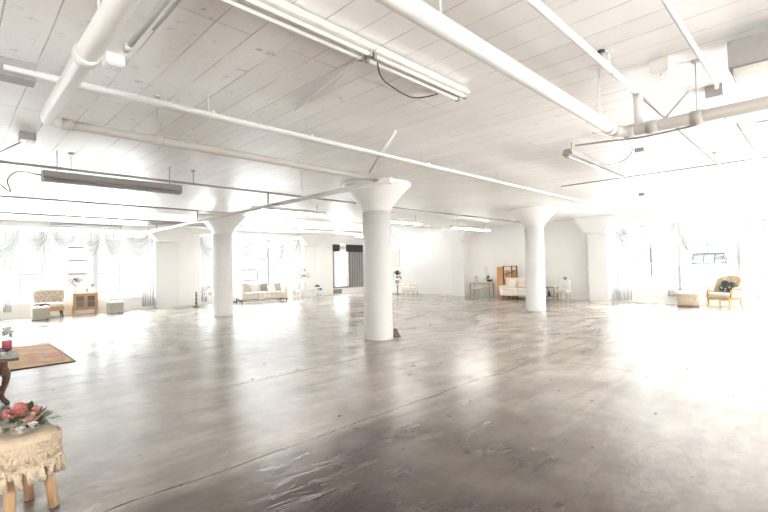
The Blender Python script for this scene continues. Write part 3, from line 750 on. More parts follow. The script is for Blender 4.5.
t = thing('dried_flower_arrangement', 'wide spray of brown and cream dried flowers in a white vase on the cabinet', 'flower arrangement', (3.42, 19.74, .818))
m = M(); m.lathe([(.04, 0), (.06, .03), (.075, .09), (.05, .16), (.035, .20), (.045, .215)], n=20); m.build('vase', CERAM, t)
rnd = random.Random(11)
m = M()
for i in range(16):
    a = rnd.uniform(0, 2*PI); R = rnd.uniform(.15, .38); h = rnd.uniform(.25, .62)
    m.tube([(0, 0, .18), (math.cos(a)*R*.5, math.sin(a)*R*.3, .22+h*.5), (math.cos(a)*R, math.sin(a)*R*.5, .2+h*.8)], [.004, .003, .002], 5)
m.build('stems', BROWNL, t)
foliage(t, BROWNL, 60, .26, .14, .06, (0, 0, .38), 'dried_leaves', seed=12, flat=.8)
foliage(t, DGREEN, 22, .15, .10, .05, (.03, 0, .36), 'leaves', seed=13)
for i in range(8): blossom(t, (rnd.uniform(-.32, .30), rnd.uniform(-.12, .12), rnd.uniform(.24, .60)), .05, (WHITEF, BLUSH)[i % 2], seed=i)
t = thing('small_bottle', 'little brown bottle on the middle of the cabinet top', 'bottle', (3.76, 19.66, .818))
m = M(); m.lathe([(.028, 0), (.03, .01), (.03, .11), (.014, .135), (.014, .165), (.018, .17)], n=16); m.build('glass_body', simple('amber_glass', (.20,.17,.14), .15), t)
m = M(); m.lathe([(.016, .17), (.016, .195)], n=12); m.build('stopper', BEECH, t)
t = thing('bud_vase_plant', 'small dark-leaved plant in a clear stem vase at the right end of the cabinet', 'plant', (3.95, 19.74, .818))
m = M(); m.lathe([(.03, 0), (.032, .01), (.012, .03), (.012, .10), (.04, .13), (.045, .17)], n=16); m.build('stem_vase', CERAM, t)
foliage(t, DGREEN, 26, .07, .07, .035, (0, 0, .22), seed=20)
foliage(t, BROWNL, 10, .06, .06, .03, (-.02, 0, .20), 'dried_leaves', seed=21)

def sofa(name, label, loc, rz, W, D, mat, legm, arm_h, back_h, seat_h, rail=False):
    t = thing(name, label, 'sofa', loc, rz)
    m = M(); m.box((0, .02, seat_h*.62), (W-.06, D-.06, seat_h*.42)); m.build('seat_base', mat, t, bevel=.02)
    m = M(); m.box((0, D/2-.09, (back_h+seat_h*.4)/2), (W, .17, back_h-seat_h*.4)); m.build('backrest', mat, t, bevel=.05)
    for s in (-1, 1):
        m = M(); m.box((s*(W/2-.07), 0, (arm_h+seat_h*.4)/2), (.14, D, arm_h-seat_h*.4)); m.build('arm', mat, t, bevel=.045)
    n = 3 if W > 1.9 else 2; cw = (W-.30)/n
    for i in range(n):
        m = M(); m.cushion((-(W-.30)/2+cw*(i+.5), -.06, seat_h), (cw*.99, D-.24, .17), e=.28); m.build('seat_cushion', mat, t)
    if rail:
        m = M(); z = .10
        for y in (-D/2+.04, D/2-.04): m.box((0, y, z), (W-.04, .035, .035))
        for x in (-W/2+.04, W/2-.04): m.box((x, 0, z), (.035, D-.06, .035))
        m.build('base_rail', legm, t)
    for a in (-1, 1):
        for b in (-1, 1):
            m = M()
            if rail: m.box((a*(W/2-.04), b*(D/2-.04), .09), (.045, .045, .18))
            else: m.tube([(a*(W/2-.10), b*(D/2-.08), 0), (a*(W/2-.11), b*(D/2-.09), .06), (a*(W/2-.12), b*(D/2-.10), .14)], [.018, .03, .045], 10)
            m.build('leg', legm, t)
    return t
sf = (10.70, 19.05, 0); sr = -.16
sofa('sofa', 'cream two-arm sofa on a black rail base under the middle left windows', sf, sr, 2.25, .86, IVORY, DARK, .82, .86, .40, True)
def at_sofa(x, y, z): c, s = math.cos(sr), math.sin(sr); return (sf[0]+x*c-y*s, sf[1]+x*s+y*c, z)
def pillow(x, y, z, w, mat, label, tilt=1.2, rz=0, fn=at_sofa, base=sr):
    m = M(); m.cushion((0, 0, 0), (w, w, .15), e=.45); o = m.build('throw_pillow', mat); o.location = fn(x, y, z); o.rotation_euler = (tilt, 0, base+rz)
    return tag(o, label, 'pillow')
pillow(-.72, .20, .67, .46, CREAM, 'beige pillow leaning in the left corner of the cream sofa', 1.2, .35)
pillow(-.28, .23, .66, .42, PALEW, 'pale pillow second from the left on the cream sofa')
pillow(.25, .22, .67, .44, GREYF, 'dark grey pillow in the middle of the cream sofa', 1.25, -.2)
pillow(.50, .08, .64, .38, PALEW, 'small pale pillow in front, right of centre on the cream sofa', 1.2, .2)
pillow(.85, .20, .67, .44, simple('taupe_pillow', (.45,.40,.35), .85), 'taupe pillow at the right arm of the cream sofa', 1.2, -.35)
m = M(); c = at_sofa(-.18, -.30, 0); c = Vector((c[0], c[1], 0))
def throwf(u, v):
    x = (u-.5)*.42*(1-.35*v); s = v*.75
    if s < .38: y, z = .14-s, .50
    else: y, z = -.255-.012*math.sin(u*9), .50-(s-.38)
    return Vector((x, y, z+.012*math.sin(u*14+v*3)+.01))
m.grid(throwf, 24, 30); o = m.build('throw_blanket', PALEW, solid=.01); o.location = at_sofa(-.18, -.18, 0); o.rotation_euler = (0, 0, sr); tag(o, 'pale throw blanket spilling over the front of the cream sofa', 'blanket')

t = thing('side_table', 'low black and white side table at the left arm of the cream sofa', 'side table', (9.42, 19.45, 0))
m = M(); m.box((0, 0, .30), (.42, .40, .03)); m.build('table_top', WHITEP, t)
for a in (-1, 1):
    for b in (-1, 1): m = M(); m.box((a*.17, b*.16, .143), (.05, .05, .285)); m.build('leg', DARK if a < 0 else WHITEP, t)
m = M(); m.box((0, 0, .07), (.34, .32, .02)); m.build('shelf', DARK, t)
t = thing('table_lamp', 'white glass hurricane lamp on the low side table by the cream sofa', 'lamp', (9.42, 19.45, .316))
m = M(); m.lathe([(.07, 0), (.07, .02), (.02, .04), (.02, .10)], n=16); m.build('lamp_base', CERAM, t)
m = M(); m.lathe([(.05, .10), (.09, .18), (.09, .28), (.06, .36), (.055, .38)], n=20); m.build('lamp_shade', CERAM, t)

# white chair and dark figurine left of the left round column
t = thing('dining_chair', 'white spindle chair just left of the left round column', 'chair', (8.05, 18.75, 0), .2)
m = M(); m.box((0, 0, .45), (.42, .42, .04)); m.build('seat', WHITEP, t, bevel=.01)
for a in (-1, 1):
    for b in (-1, 1): m = M(); m.tube([(a*.20, b*.20, 0), (a*.17, b*.17, .44)], [.014, .02], 8); m.build('leg', WHITEP, t)
m = M()
for i in range(5): m.cyl(((i-2)*.085, .19, .46), ((i-2)*.09, .24, .88), .009, 6)
m.box((0, .245, .90), (.44, .03, .07)); m.build('backrest', WHITEP, t)
t = thing('plant_basket', 'grey foliage plant in a white pot on the white spindle chair', 'plant', (8.05, 18.72, .472))
m = M(); m.lathe([(.07, 0), (.10, .16), (.105, .17)], n=16); m.build('pot', CERAM, t)
foliage(t, simple('sage_leaf', (.28,.30,.24), .6), 34, .13, .12, .05, (0, 0, .28), seed=41)
t = thing('figurine_stand', 'slim dark carved candle stand on the floor beside the white spindle chair', 'candle stand', (7.55, 18.95, 0))
m = M(); m.lathe([(.13, 0), (.13, .03), (.04, .06), (.03, .12)], n=16); m.build('base', BROWNL, t)
m = M(); m.lathe([(.03, .11), (.055, .18), (.02, .26), (.05, .34), (.02, .42), (.045, .50), (.015, .58), (.05, .62), (.05, .64)], n=16); m.build('turned_stem', GWOOD, t)

# white pedestal, white bench with vase
t = thing('planter_pedestal', 'white conical pedestal urn with small greenery right of the cream sofa', 'planter', (12.62, 19.45, 0))
m = M(); m.lathe([(.16, 0), (.15, .04), (.09, .10), (.08, .28), (.15, .42), (.19, .52), (.20, .55)], n=24); m.build('urn', CERAM, t)
foliage(t, DGREEN, 20, .14, .12, .06, (0, 0, .62), seed=51, flat=.4); foliage(t, WHITEF, 12, .12, .08, .06, (0, 0, .62), 'white_bloom', seed=52, flat=.4)
t = thing('low_table', 'white low table on square legs in front of the left wall pilaster', 'table', (13.08, 18.85, 0), -.15)
m = M(); m.box((0, 0, .47), (.98, .44, .04)); m.build('table_top', WHITEP, t, bevel=.006)
m = M(); m.box((0, 0, .42), (.88, .36, .06)); m.build('apron', WHITEP, t)
for a in (-1, 1):
    for b in (-1, 1): m = M(); m.box((a*.43, b*.17, .225), (.05, .05, .45)); m.build('leg', WHITEP, t)
t = thing('flower_vase', 'white vase with dark berried foliage on the white low table', 'vase of flowers', (12.98, 18.86, .49))
m = M(); m.lathe([(.07, 0), (.10, .05), (.12, .16), (.08, .28), (.06, .34), (.075, .36)], n=20); m.build('vase', CERAM, t)
foliage(t, DGREEN, 44, .28, .15, .07, (.03, 0, .60), seed=61, flat=.6); foliage(t, WHITEF, 16, .24, .10, .07, (-.05, 0, .58), 'white_bloom', seed=62)
foliage(t, simple('grey_berry_leaf', (.22,.21,.22), .6), 20, .32, .12, .06, (-.03, 0, .78), 'berry_sprays', seed=63)
def lantern(x, y, h, label):
    t = thing('candle_lantern', label, 'lantern', (x, y, 0), 0, 'small white candle lanterns on the floor by the low table')
    m = M(); m.box((0, 0, .02), (.17, .17, .04)); m.build('base', WHITEP, t)
    m = M()
    for a in (-1, 1):
        for b in (-1, 1): m.box((a*.07, b*.07, h/2), (.018, .018, h-.06))
    m.box((0, 0, h*.45), (.16, .16, .015)); m.build('cage', WHITEP, t)
    m = M(); m.prism([(-.10, h-.04), (.10, h-.04), (.03, h+.05), (-.03, h+.05)], 0, -.09, .09); m.build('roof', DARK, t)
    m = M(); m.cyl((0, 0, .04), (0, 0, h*.35), .035, 12); m.build('candle', DARK, t)
lantern(13.92, 19.0, .62, 'taller white candle lantern right of the white low table')
lantern(14.3, 19.3, .42, 'shorter white candle lantern against the far left wall')

# corner beyond the nearest column
t = thing('side_table', 'small round white table holding a dark plant in the far corner', 'side table', (17.92, 16.95, 0))
m = M(); m.lathe([(.30, .56), (.31, .58), (.31, .60)], n=24); m.build('table_top', WHITEP, t)
m = M(); m.lathe([(.20, 0), (.18, .03), (.04, .06), (.03, .30), (.05, .56)], n=20); m.build('pedestal', GWOOD, t)
t = thing('potted_plant', 'dark leafy plant on the round white table in the far corner', 'plant', (17.92, 16.95, .602))
m = M(); m.lathe([(.09, 0), (.13, .18), (.14, .20)], n=18); m.build('pot', G_METAL, t); foliage(t, DGREEN, 46, .24, .20, .09, (0, 0, .42), seed=71); foliage(t, WHITEF, 10, .22, .12, .09, (0, 0, .5), 'white_bloom', seed=72)
t = thing('picture_frame', 'white framed picture hanging on the far wall just right of the nearest column', 'picture', (XB-.03, 17.95, 2.05), -PI/2)
m = M()
for a in (-1, 1): m.box((a*.27, 0, 0), (.06, .05, 1.1)); m.box((0, 0, a*.52), (.54, .05, .06))
m.build('frame', WHITEP, t); m = M(); m.box((0, .012, 0), (.50, .015, 1.0)); m.build('picture', PALEW, t)
t = thing('pouf_bench', 'low white rounded bench in the far corner right of the dark plant', 'bench', (18.05, 16.10, 0), -PI/2)
m = M(); m.cushion((0, 0, .30), (.95, .55, .28)); m.cushion((.1, .18, .47), (.6, .22, .26)); m.build('seat', IVORY, t)
for a in (-1, 1):
    for b in (-1, 1): m = M(); m.tube([(a*.36, b*.2, 0), (a*.34, b*.18, .20)], [.02, .03], 8); m.build('leg', GWOOD, t)

# gold console with mirror-less top, stool below, flowers
t = thing('console_table', 'gold-legged console table against the far wall', 'console table', (18.40, 11.78, 0), -PI/2)
m = M(); m.box((0, 0, .74), (1.16, .46, .035)); m.build('table_top', WHITEP, t, bevel=.005)
m = M(); m.box((0, 0, .68), (1.08, .40, .09)); m.build('drawer_apron', simple('champagne_mirror', (.55,.50,.38), .3, .5), t)
for a in (-1, 1):
    for b in (-1, 1): m = M(); m.tube([(a*.53, b*.18, 0), (a*.53, b*.18, .30), (a*.53, b*.18, .70)], [.016, .022, .032], 8); m.build('leg', GOLD, t)
t = thing('vanity_stool', 'white upholstered stool tucked under the gold console', 'stool', (18.25, 11.85, 0), -PI/2)
m = M(); m.cushion((0, 0, .45), (.55, .36, .14)); m.build('seat', IVORY, t)
for a in (-1, 1):
    for b in (-1, 1): m = M(); m.tube([(a*.22, b*.13, 0), (a*.20, b*.12, .40)], [.012, .02], 8); m.build('leg', WHITEP, t)
t = thing('orchid_pot', 'tall orchid with dark base leaves on the right of the gold console', 'orchid', (18.42, 11.42, .758))
m = M(); m.lathe([(.06, 0), (.08, .10), (.085, .11)], n=16); m.build('pot', DGREEN, t)
foliage(t, DGREEN, 16, .06, .20, .08, (0, 0, .14), seed=81, flat=.5)
m = M(); m.tube([(0, 0, .1), (0, .01, .35), (0, .05, .60), (0, .12, .72)], .006, 6); m.build('stem', OGREEN, t)
for i in range(8): blossom(t, (-.03, .02+.03*i-.1*(i % 2), .34+.05*i), .05, (WHITEF, PURPLE, OGREEN)[i % 3], seed=i, n=6, layers=2)
t = thing('flower_bowl', 'small mixed flower bowl on the left of the gold console', 'flowers', (18.40, 12.08, .758))
m = M(); m.lathe([(.04, 0), (.09, .07), (.095, .08)], n=16); m.build('bowl', CERAM, t); foliage(t, OGREEN, 26, .11, .08, .04, (0, 0, .14), seed=82)
for i in range(4): blossom(t, (.02*i-.03, .07*i-.1, .20+.05*(i % 2)), .05, (PURPLE, WHITEF)[i % 2], seed=i, n=6, layers=2)
t = thing('keepsake_box', 'small dark box at the right end of the gold console', 'box', (18.40, 11.26, .758))
m = M(); m.box((0, 0, .045), (.14, .10, .09)); m.build('case', DWOOD, t, bevel=.006); m = M(); m.box((0, 0, .10), (.15, .11, .02)); m.build('lid', GWOOD, t)

# folding screen
t = thing('folding_screen', 'orange pine folding screen with dark posts behind the ivory sofa', 'screen', (18.66, 10.44, 0), -PI/2)
P = [(-.60, -.05), (-.22, -.13), (.08, .10), (.42, -.06)]
for i in range(3):
    a, b = Vector((*P[i], 0)), Vector((*P[i+1], 0)); dz = 1.46 if i == 0 else 1.50
    d = b-a; c = (a+b)/2; ang = math.atan2(d.y, d.x); L = d.length
    m = M()
    if i == 0: m.box((c.x, c.y, dz/2), (L, .03, dz), rot=(0, 0, ang))
    else:
        m.box((c.x, c.y, .45), (L-.02, .025, .86), rot=(0, 0, ang)); m.box((c.x, c.y, 1.10), (L*.55, .02, .40), rot=(0, 0, ang))
        m.box((c.x, c.y, dz-.03), (L, .028, .05), rot=(0, 0, ang))
    p = m.build('screen_panel', PINE, t)
    if i:
        m = M(); m.box((a.x, a.y, dz/2+.01), (.045, .045, dz)); m.build('post', DWOOD, p)
        if i == 2:
            m = M(); m.box((b.x, b.y, dz/2+.01), (.045, .045, dz)); m.build('post', DWOOD, p)
            m = M(); m.bar((P[1][0], P[1][1]-.03, 1.05), (b.x, b.y-.03, 1.30), .035, .035); m.build('crossbar', DWOOD, p)
sofa('settee', 'ivory camel-back settee partly hidden by the right round column', (18.10, 9.62, 0), -PI/2, 1.66, .80, simple('pale_ivory_fabric', (.80,.75,.68), .8, sheen=.3), DWOOD, .62, .95, .42)
for y, l, mt in ((10.05, 'left ivory pillow on the settee by the folding screen', IVORY), (9.6, 'middle blush pillow on the settee by the folding screen', simple('blush_pillow', (.76,.62,.54), .85)), (9.15, 'right tan pillow on the settee, nearest the right round column', CREAM)):
    m = M(); m.cushion((0, 0, 0), (.36, .36, .14), e=.45); o = m.build('throw_pillow', mt); o.location = (18.26, y, .68); o.rotation_euler = (1.25, 0, -PI/2); tag(o, l, 'pillow')
t = thing('nesting_table', 'dark metal frame table just right of the right round column', 'side table', (18.1, 8.20, 0), -PI/2)
m = M(); m.box((0, 0, .62), (.46, .42, .03)); m.build('table_top', WHITEP, t)
for a in (-1, 1):
    for b in (-1, 1): m = M(); m.box((a*.21, b*.19, .305), (.028, .028, .61)); m.build('leg', GOLD if a > 0 else GWOOD, t)
m = M(); m.box((0, 0, .18), (.42, .38, .02)); m.build('shelf', GWOOD, t)
m = M(); m.box((0, -.19, .585), (.42, .02, .04)); m.build('rail', GWOOD, t)
t = thing('dark_ornament', 'small black ornament on the lower shelf of the metal frame table', 'ornament', (18.05, 8.25, .192))
m = M(); m.lathe([(.05, 0), (.07, .05), (.03, .10), (.05, .15), (.02, .19)], n=16); m.build('body', DARK, t); m = M(); m.lathe([(.012, .18), (.012, .23), (.02, .235)], n=10); m.build('neck', DARK, t)
t = thing('dining_chair', 'pale gilt-legged chair right of the metal frame table', 'chair', (18.15, 7.68, 0), -PI/2)
m = M(); m.cushion((0, -.02, .45), (.44, .42, .10)); m.build('seat', IVORY, t)
m = M(); m.box((0, -.02, .40), (.42, .40, .05)); m.build('seat_rail', WHITEP, t)
for a in (-1, 1):
    for b in (-1, 1): m = M(); m.tube([(a*.20, b*.19-.02, 0), (a*.18, b*.17-.02, .38)], [.012, .02], 8); m.build('leg', GOLD, t)
m = M(); m.cushion((0, .19, .74), (.40, .06, .34), e=.5); m.cyl((-.16, .18, .42), (-.17, .20, .62), .014, 8); m.cyl((.16, .18, .42), (.17, .20, .62), .014, 8); m.build('backrest', WHITEP, t)
t = thing('folded_hat', 'dark flower cluster perched on the back of the pale gilt chair', 'flower cluster', (18.33, 7.68, .90))
foliage(t, DGREEN, 24, .09, .07, .04, (0, 0, .05), seed=91, flat=.6); m = M(); m.ball((0, 0, .03), (.05, .07, .035)); m.build('bloom_core', BROWNL, t)

# footstool and bergere
t = thing('tufted_footstool', 'low tufted floral footstool left of the gold armchair', 'footstool', (18.15, 3.38, 0), -PI/2)
m = M()
sqf = lambda a: 1/max(abs(math.cos(a))**5+abs(math.sin(a))**5, 1e-6)**.2
m.lathe([(.27, .04), (.29, .10), (.30, .22), (.32, .34), (.36, .41), (.375, .44), (.355, .465)], n=48, sq=sqf); m.build('body', FLORAL, t)
m = M(); m.lathe([(.35, .455), (.34, .485), (.22, .51), (.0, .515)], n=48, sq=sqf); m.build('top_cushion', IVORY, t)
m = M()
for i in range(16):
    a = 2*PI*i/16; r = .30*sqf(a)
    m.ball((r*math.cos(a), r*math.sin(a), .27), .014, 6, 5)
m.build('buttons', GOLD, t)
m = M(); m.lathe([(.29, .0), (.29, .045)], n=48, sq=sqf); m.build('plinth', DWOOD, t)
t = thing('bergere_armchair', 'gold-framed wingback armchair with cream seat before the right-hand windows', 'armchair', (18.12, 2.36, 0), -PI/2-.42)
m = M(); m.box((0, 0, .34), (.68, .64, .08)); m.tube([(-.34, -.33, .33), (-.18, -.36, .30), (0, -.35, .325), (.18, -.36, .30), (.34, -.33, .33)], .022, 8); m.build('seat_rail', GOLD, t, bevel=.01)
m = M(); m.cushion((0, -.03, .43), (.62, .60, .17)); m.build('seat_cushion', simple('pearl_grey_seat', (.52,.49,.42), .8), t)
def bf(off):
    def fn(u, v):
        a = (u-.5)*2; w = .32+.05*v
        x = a*w; y = .27+.13*v-.30*max(0, abs(a)-.72)/.28*(.9-.45*v)
        top = .98+.07*math.cos(a*PI*.5)-.10*max(0, abs(a)-.7)
        z = .40+(top-.40)*v
        q = abs(math.sin((u*6+v*4)*PI))*abs(math.sin((u*6-v*4)*PI))
        return Vector((x, y+off-(.02*q if off < 0 else 0), z))
    return fn
m = M(); m.grid(bf(-.035), 60, 30); m.build('inner_back', simple('gold_satin', (.46,.37,.22), .6, sheen=.3), t)
m = M(); m.grid(bf(.03), 40, 12); m.build('outer_back', FLORAL, t)
m = M(); m.tube([bf(0)(i/30, 1) for i in range(31)], .024, 8)
for s in (0, 1): m.tube([bf(0)(s, i/8) for i in range(9)], .022, 8)
m.build('back_frame', GOLD, t)
for s in (-1, 1):
    m = M(); m.tube([(s*.36, -.30, .36), (s*.37, -.26, .50), (s*.38, -.22, .62), (s*.38, -.10, .655), (s*.37, .05, .67), (s*.36, .20, .72)], [.022, .022, .028, .026, .026, .022], 8); m.build('arm_frame', GOLD, t)
    m = M(); m.box((s*.35, 0, .50), (.03, .52, .22)); m.cushion((s*.37, -.04, .675), (.08, .26, .05)); m.build('arm_pad', FLORAL, t)
for a in (-1, 1):
    for b in (-1, 1):
        m = M(); m.tube([(a*.34, b*.31+(b*.03), 0), (a*.335, b*.30+b*.01, .05), (a*.315, b*.28, .18), (a*.33, b*.30, .32)], [.016, .014, .02, .032], 8); m.build('leg', GOLD, t)
m = M(); m.cushion((0, 0, 0), (.38, .38, .13), e=.45); o = m.build('throw_pillow', floral_mat('black_and_white_pillow', (.02,.02,.02), (.62,.60,.55), 9)); o.location = (18.22, 2.30, .72); o.rotation_euler = (1.15, .2, -PI/2-.4)
tag(o, 'black and white patterned pillow leaning in the gold armchair', 'pillow')

# object at the foot of the nearest column
t = thing('door_wedge', 'small dark wedge leaning at the foot of the nearest column', 'wedge', (7.16, 6.84, 0))
m = M(); m.prism([(-.05, 0), (.09, 0), (-.02, .20)], 1, -.05, .05); m.build('wedge_body', GWOOD, t); m = M(); m.box((.02, 0, .012), (.15, .12, .02)); m.build('wedge_foot', DARK, t)

# ------------------------------------------------------------------ foreground left
m = M(); W_, D_ = 2.3, 2.85
m.box((0, 0, .006), (W_, D_, .012)); o = m.build('area_rug', RUG); o.location = (1.63-W_/2, 10.90, 0)
tag(o, 'faded orange and pink area rug at the left edge of the floor', 'rug')
e = M()
e.box((0, -D_/2, .008), (W_+.02, .025, .018)); e.box((0, D_/2, .008), (W_+.02, .02, .018)); e.box((W_/2, 0, .008), (.02, D_, .018)); e.build('rug_binding', simple('dark_rug_edge', (.12,.07,.05), .9), o)

t = thing('coffee_table', 'dark carved wooden table with a cabriole leg at the left edge', 'table', (-.22, 7.55, 0))
LW, LD = 1.5, .95
m = M(); m.box((.05, 0, .535), (LW+.12, LD+.02, .03)); m.build('table_top', GWOOD, t, bevel=.008)
m = M()
for s in (-1, 1): m.box((0, s*(LD/2-.06), .47), (LW-.14, .03, .10)); m.box((s*(LW/2-.06), 0, .47), (.03, LD-.14, .10))
m.build('apron', GWOOD, t)
for a in (-1, 1):
    for b in (-1, 1):
        x, y = a*(LW/2-.04), b*(LD/2-.05); o_ = .707
        m = M(); m.box((x, y, .475), (.085, .085, .11))
        m.tube([(x, y, .44), (x+a*.02, y+b*.02, .41), (x+a*.03, y+b*.03, .37), (x+a*.028, y+b*.028, .31), (x+a*.02, y+b*.02, .25), (x+a*.003, y+b*.003, .18), (x-a*.008, y-b*.008, .12), (x-a*.004, y-b*.004, .08), (x+a*.015, y+b*.015, .05), (x+a*.035, y+b*.035, .028), (x+a*.045, y+b*.045, 0)], [.042, .046, .045, .040, .034, .028, .024, .024, .027, .03, .022], 16)
        m.build('leg', DWOOD, t)
t = thing('table_runner', 'white lace runner strewn with white blooms on the dark carved table', 'runner', (.12, 7.50, .551))
m = M()
m.grid(lambda u, v: Vector(((u-.5)*1.04+.01*math.sin(v*40), (v-.5)*.84+.012*math.sin(u*46), .004+.008*math.sin(u*17+v*9)**2)), 50, 22); m.build('lace_cloth', LACE, t, solid=.005)
for i in range(9):
    blossom(t, (.48-.11*i+random.uniform(-.03, .03), random.uniform(-.36, .30), .04), .065, WHITEF, 'white_bloom', seed=i, n=7)
foliage(t, DGREEN, 26, .36, .08, .04, (.15, -.05, .03), seed=95, flat=.06, up=0)
t = thing('serving_tray', 'black oval tray on the white runner', 'tray', (.42, 7.76, .563))
m = M(); m.lathe([(.19, .0), (.20, .006), (.215, .02), (.205, .02), (.19, .008), (0, .008)], n=32); m.build('dish', DARK, t)
m = M(); m.tube([(.205*math.cos(a/24*2*PI), .205*math.sin(a/24*2*PI), .022) for a in range(25)], .006, 6); m.build('rim', DARK, t)
t = thing('rose_vase', 'red glass candle vase holding a single white rose on the black tray', 'vase of flowers', (.58, 7.84, .575))
t.scale = (1.2, 1.2, 1.2)
m = M(); m.lathe([(.035, 0), (.045, .01), (.045, .09), (.04, .10)], n=20); m.build('vase', CANDLE, t)
foliage(t, DGREEN, 12, .05, .06, .035, (.01, 0, .13), seed=97); blossom(t, (0, 0, .20), .085, WHITEF, 'rose', seed=5, n=9, layers=4)
for i in range(3): blossom(t, (.04*math.cos(i*2.1), .04*math.sin(i*2.1), .14+.02*i), .035, WHITEF, 'small_bloom', seed=9+i, n=6)

# macrame stool
SX, SY = .345, 3.82
t = thing('macrame_stool', 'round stool with cream macrame cover and splayed wooden legs at the lower left', 'stool', (SX, SY, 0))
t.scale = (.90, .90, 1.07)
m = M(); m.lathe([(.0, .50), (.12, .505), (.19, .498), (.225, .482), (.24, .46), (.235, .44), (.0, .44)][::-1], n=48); m.build('seat', KNIT, t)
def band(z0, z1, r, nsc, amp, th=.012):
    m = M()
    def fn(u, v):
        a = u*2*PI; sc = abs(math.sin(u*nsc*PI)); z = z0+(z1-z0)*v - amp*sc*v
        rr = r + .008*math.sin(u*nsc*2*PI*3)*v + .006*math.sin(v*9)
        return Vector((rr*math.cos(a), rr*math.sin(a), z))
    m.grid(fn, 240, 12); return m
band(.465, .40, .246, 18, .03).build('upper_lace_band', KNIT, t, solid=.006)
band(.41, .315, .240, 12, .03).build('lower_lace_band', KNIT, t, solid=.006)
for z, r, n in ((.468, .248, 44), (.415, .250, 44), (.335, .246, 44)):
    m = M()
    for i in range(n*2):
        a = PI*i/n; m.ball((r*math.cos(a), r*math.sin(a), z+.004*math.sin(a*9)), .0125 if i % 2 else .009, 7, 5)
    m.build('knotted_cord', KNIT, t)
m = M()
for i in range(36):
    a = 2*PI*i/36; r = .252
    p = Vector((r*math.cos(a), r*math.sin(a), .405))
    for k in range(4):
        b = a+(k-1.5)*.03; m.tube([p, (r*1.02*math.cos(b), r*1.02*math.sin(b), .365-.01*(k % 2))], [.005, .0035], 5)
m.build('short_fringe', KNIT, t)
rnd = random.Random(5)
for i in range(22):
    a = 2*PI*i/22; r = .252; ca, sa = math.cos(a), math.sin(a); h = rnd.uniform(.075, .095); tw = rnd.uniform(-.02, .02)
    m = M(); m.ball((r*ca, r*sa, .325), .014, 8, 6)
    for k in range(9):
        b = k/9*2*PI; dx, dy = math.cos(b)*.018, math.sin(b)*.018
        m.tube([(r*ca, r*sa, .322), (r*ca+dx*.6, r*sa+dy*.6, .30), (r*ca+dx+tw, r*sa+dy, .325-h-rnd.uniform(0, .01))], [.007, .0075, .0045], 5)
    m.build('tassel', KNIT, t)
for a in (-.40, 1.19, 2.77, 4.36):
    d = Vector((math.cos(a), math.sin(a), 0)); p0 = d*.215; p1 = d*.145+Vector((0, 0, .44))
    m = M(); m.tube([p0+Vector((0, 0, .012)), p0*.6+p1*.4+Vector((0,0,.0)), p1], [.033, .034, .032], 16); l = m.build('leg', LEGW, t)
    m = M(); m.cyl(p0+Vector((0, 0, 0)), p0+Vector((0, 0, .014)), .032, 16); m.build('foot_pad', DARK, l)
t = thing('bouquet', 'bouquet of coral pink and white flowers with green leaves on the macrame stool', 'bouquet', (SX-.02, SY+.03, .545))
t.scale = (1.35, 1.35, 1.35)
rnd = random.Random(31)
for i in range(9):
    a = rnd.uniform(0, 2*PI); r = rnd.uniform(.0, .07)
    blossom(t, (r*math.cos(a)*1.2+.015, r*math.sin(a), .08+rnd.uniform(-.02, .035)), rnd.uniform(.034, .046), (PINKP, PINKP, BLUSH)[i % 3], 'pink_flower', seed=i, n=10, layers=4)
for x, y, z in ((-.07, -.06, .03), (.06, -.11, .03), (.01, -.12, .025), (-.09, .02, .03), (.10, -.07, .025)):
    blossom(t, (x, y, z), .036, WHITEF, 'white_flower', seed=int(x*100+50), n=9, layers=4)
foliage(t, OGREEN, 44, .11, .042, .034, (.04, -.03, .04), 'leaves', flat=.5, seed=33)
foliage(t, DGREEN, 40, .125, .042, .034, (.05, -.03, .035), 'dark_leaves', flat=.5, seed=34)
m = M()
for i in range(9):
    a = rnd.uniform(-1.2, .8); r = rnd.uniform(.10, .16); m.tube([(0, 0, .03), (math.cos(a)*r*.6, math.sin(a)*r*.6, .05), (math.cos(a)*r, math.sin(a)*r, .045)], [.003, .0025, .002], 5)
m.build('stems', OGREEN, t)

# ------------------------------------------------------------------ outside
for (x, y, w, d, h, l) in ((62, 9.0, 8, 7, 1.35, 'grey flat-roofed building seen through the window left of the gold armchair'), (70, 15.6, 8, 3.6, 1.2, 'narrower grey building seen through the window left of the tufted footstool')):
    t = thing('distant_building', l, 'building', (x, y, -14))
    m = M(); m.box((0, 0, (14+h)/2), (w, d, 14+h)); m.build('walls', BRICKW, t)
    m = M(); m.box((0, 0, 14+h+.1), (w+.3, d+.3, .2)); m.build('roof_edge', G_METAL, t)
    for i in range(4):
        for j in range(3):
            m = M(); m.box((-w/2-.02, -d/2+d*(i+.5)/4, 14+h-1-1.6*j), (.06, d/4*.5, .9)); m.build('window', DARK, t)

# ------------------------------------------------------------------ light
wd = bpy.data.worlds.new('World'); scn.world = wd; wd.use_nodes = True
nt = wd.node_tree; bg = nt.nodes['Background']; tc = nt.nodes.new('ShaderNodeTexCoord'); sp = nt.nodes.new('ShaderNodeSeparateXYZ'); nt.links.new(tc.outputs['Generated'], sp.inputs[0])
rp = nt.nodes.new('ShaderNodeValToRGB'); e = rp.color_ramp.elements
mr = nt.nodes.new('ShaderNodeMapRange'); mr.inputs[1].default_value = -1; mr.inputs[2].default_value = 1; nt.links.new(sp.outputs[2], mr.inputs[0]); nt.links.new(mr.outputs[0], rp.inputs[0])
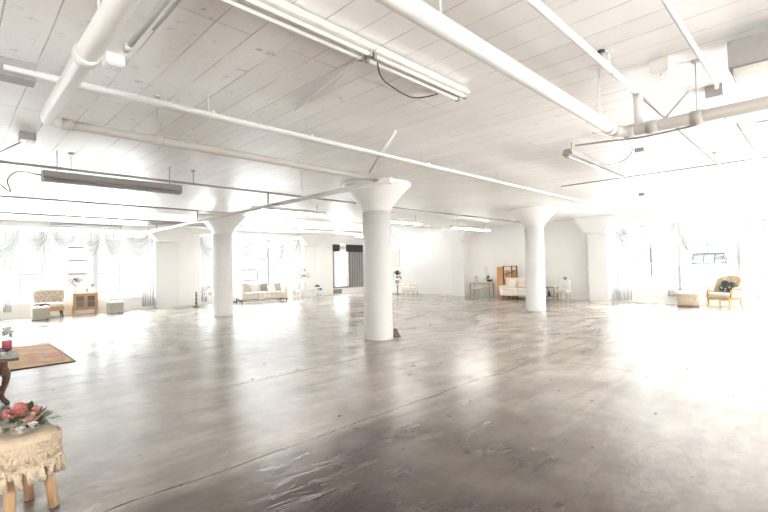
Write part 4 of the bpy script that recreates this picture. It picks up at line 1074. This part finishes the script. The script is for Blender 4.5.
# added ground glow lights the ceiling; horizon dimmed where windows show it; bright sky above
for p, c in ((0, (.25,.242,.235)), (.37, (.25,.242,.235)), (.45, (.0112,.0112,.0112)), (.585, (.0114,.0114,.0114)), (.72, (.50,.515,.53)), (1, (.55,.56,.57))):
    q = e[0] if p == 0 else e[1] if p == 1 else e.new(p); q.color = (*c, 1)
e[-1].position = 1
nt.links.new(rp.outputs[0], bg.inputs[0]); bg.inputs[1].default_value = 42
def portal(mp, a, b, rot):
    L = bpy.data.lights.new('window_daylight', 'AREA'); L.shape = 'RECTANGLE'; L.size = b-a; L.size_y = SZ1-SZ0; L.cycles.is_portal = True
    o = bpy.data.objects.new('window_daylight', L); COL.objects.link(o); o.location = mp((a+b)/2, .34, (SZ0+SZ1)/2); o.rotation_euler = rot
for a, b in LBAYS + [(15.9, 18.2)]: portal(map_left, a, b, (PI/2, 0, PI))
for a, b in RBAYS: portal(map_back, a, b, (PI/2, 0, PI/2))
for a, b in RIGHT_FILL: portal(lambda u, w, z: (u, YR-w, z), a, b, (PI/2, 0, 0))
for a, b in REAR_FILL: portal(lambda u, w, z: (XR-w, u, z), a, b, (PI/2, 0, -PI/2))

# ------------------------------------------------------------------ camera
R = Matrix(((0.708, -0.706, -0.019), (-0.003, -0.030, 1.0), (-0.706, -0.708, -0.023)))  # rows: camera right, up, back, in world axes
cr, cu_, cb = [Vector(r) for r in R]
cb.normalize(); cr = (cr-cb*cr.dot(cb)).normalized(); cu_ = cb.cross(cr)
cam = bpy.data.cameras.new('camera'); cam.sensor_width = 36; cam.lens = 439*36/768; cam.clip_start = .05; cam.clip_end = 500
co = bpy.data.objects.new('camera', cam); COL.objects.link(co)
co.matrix_world = Matrix(((cr.x, cu_.x, cb.x, 0), (cr.y, cu_.y, cb.y, 0), (cr.z, cu_.z, cb.z, 1.6), (0, 0, 0, 1)))
scn.camera = co
vs = scn.view_settings; vs.view_transform = 'Standard'; vs.look = 'None'; vs.gamma = 1; vs.use_curve_mapping = False; vs.exposure = 1.38
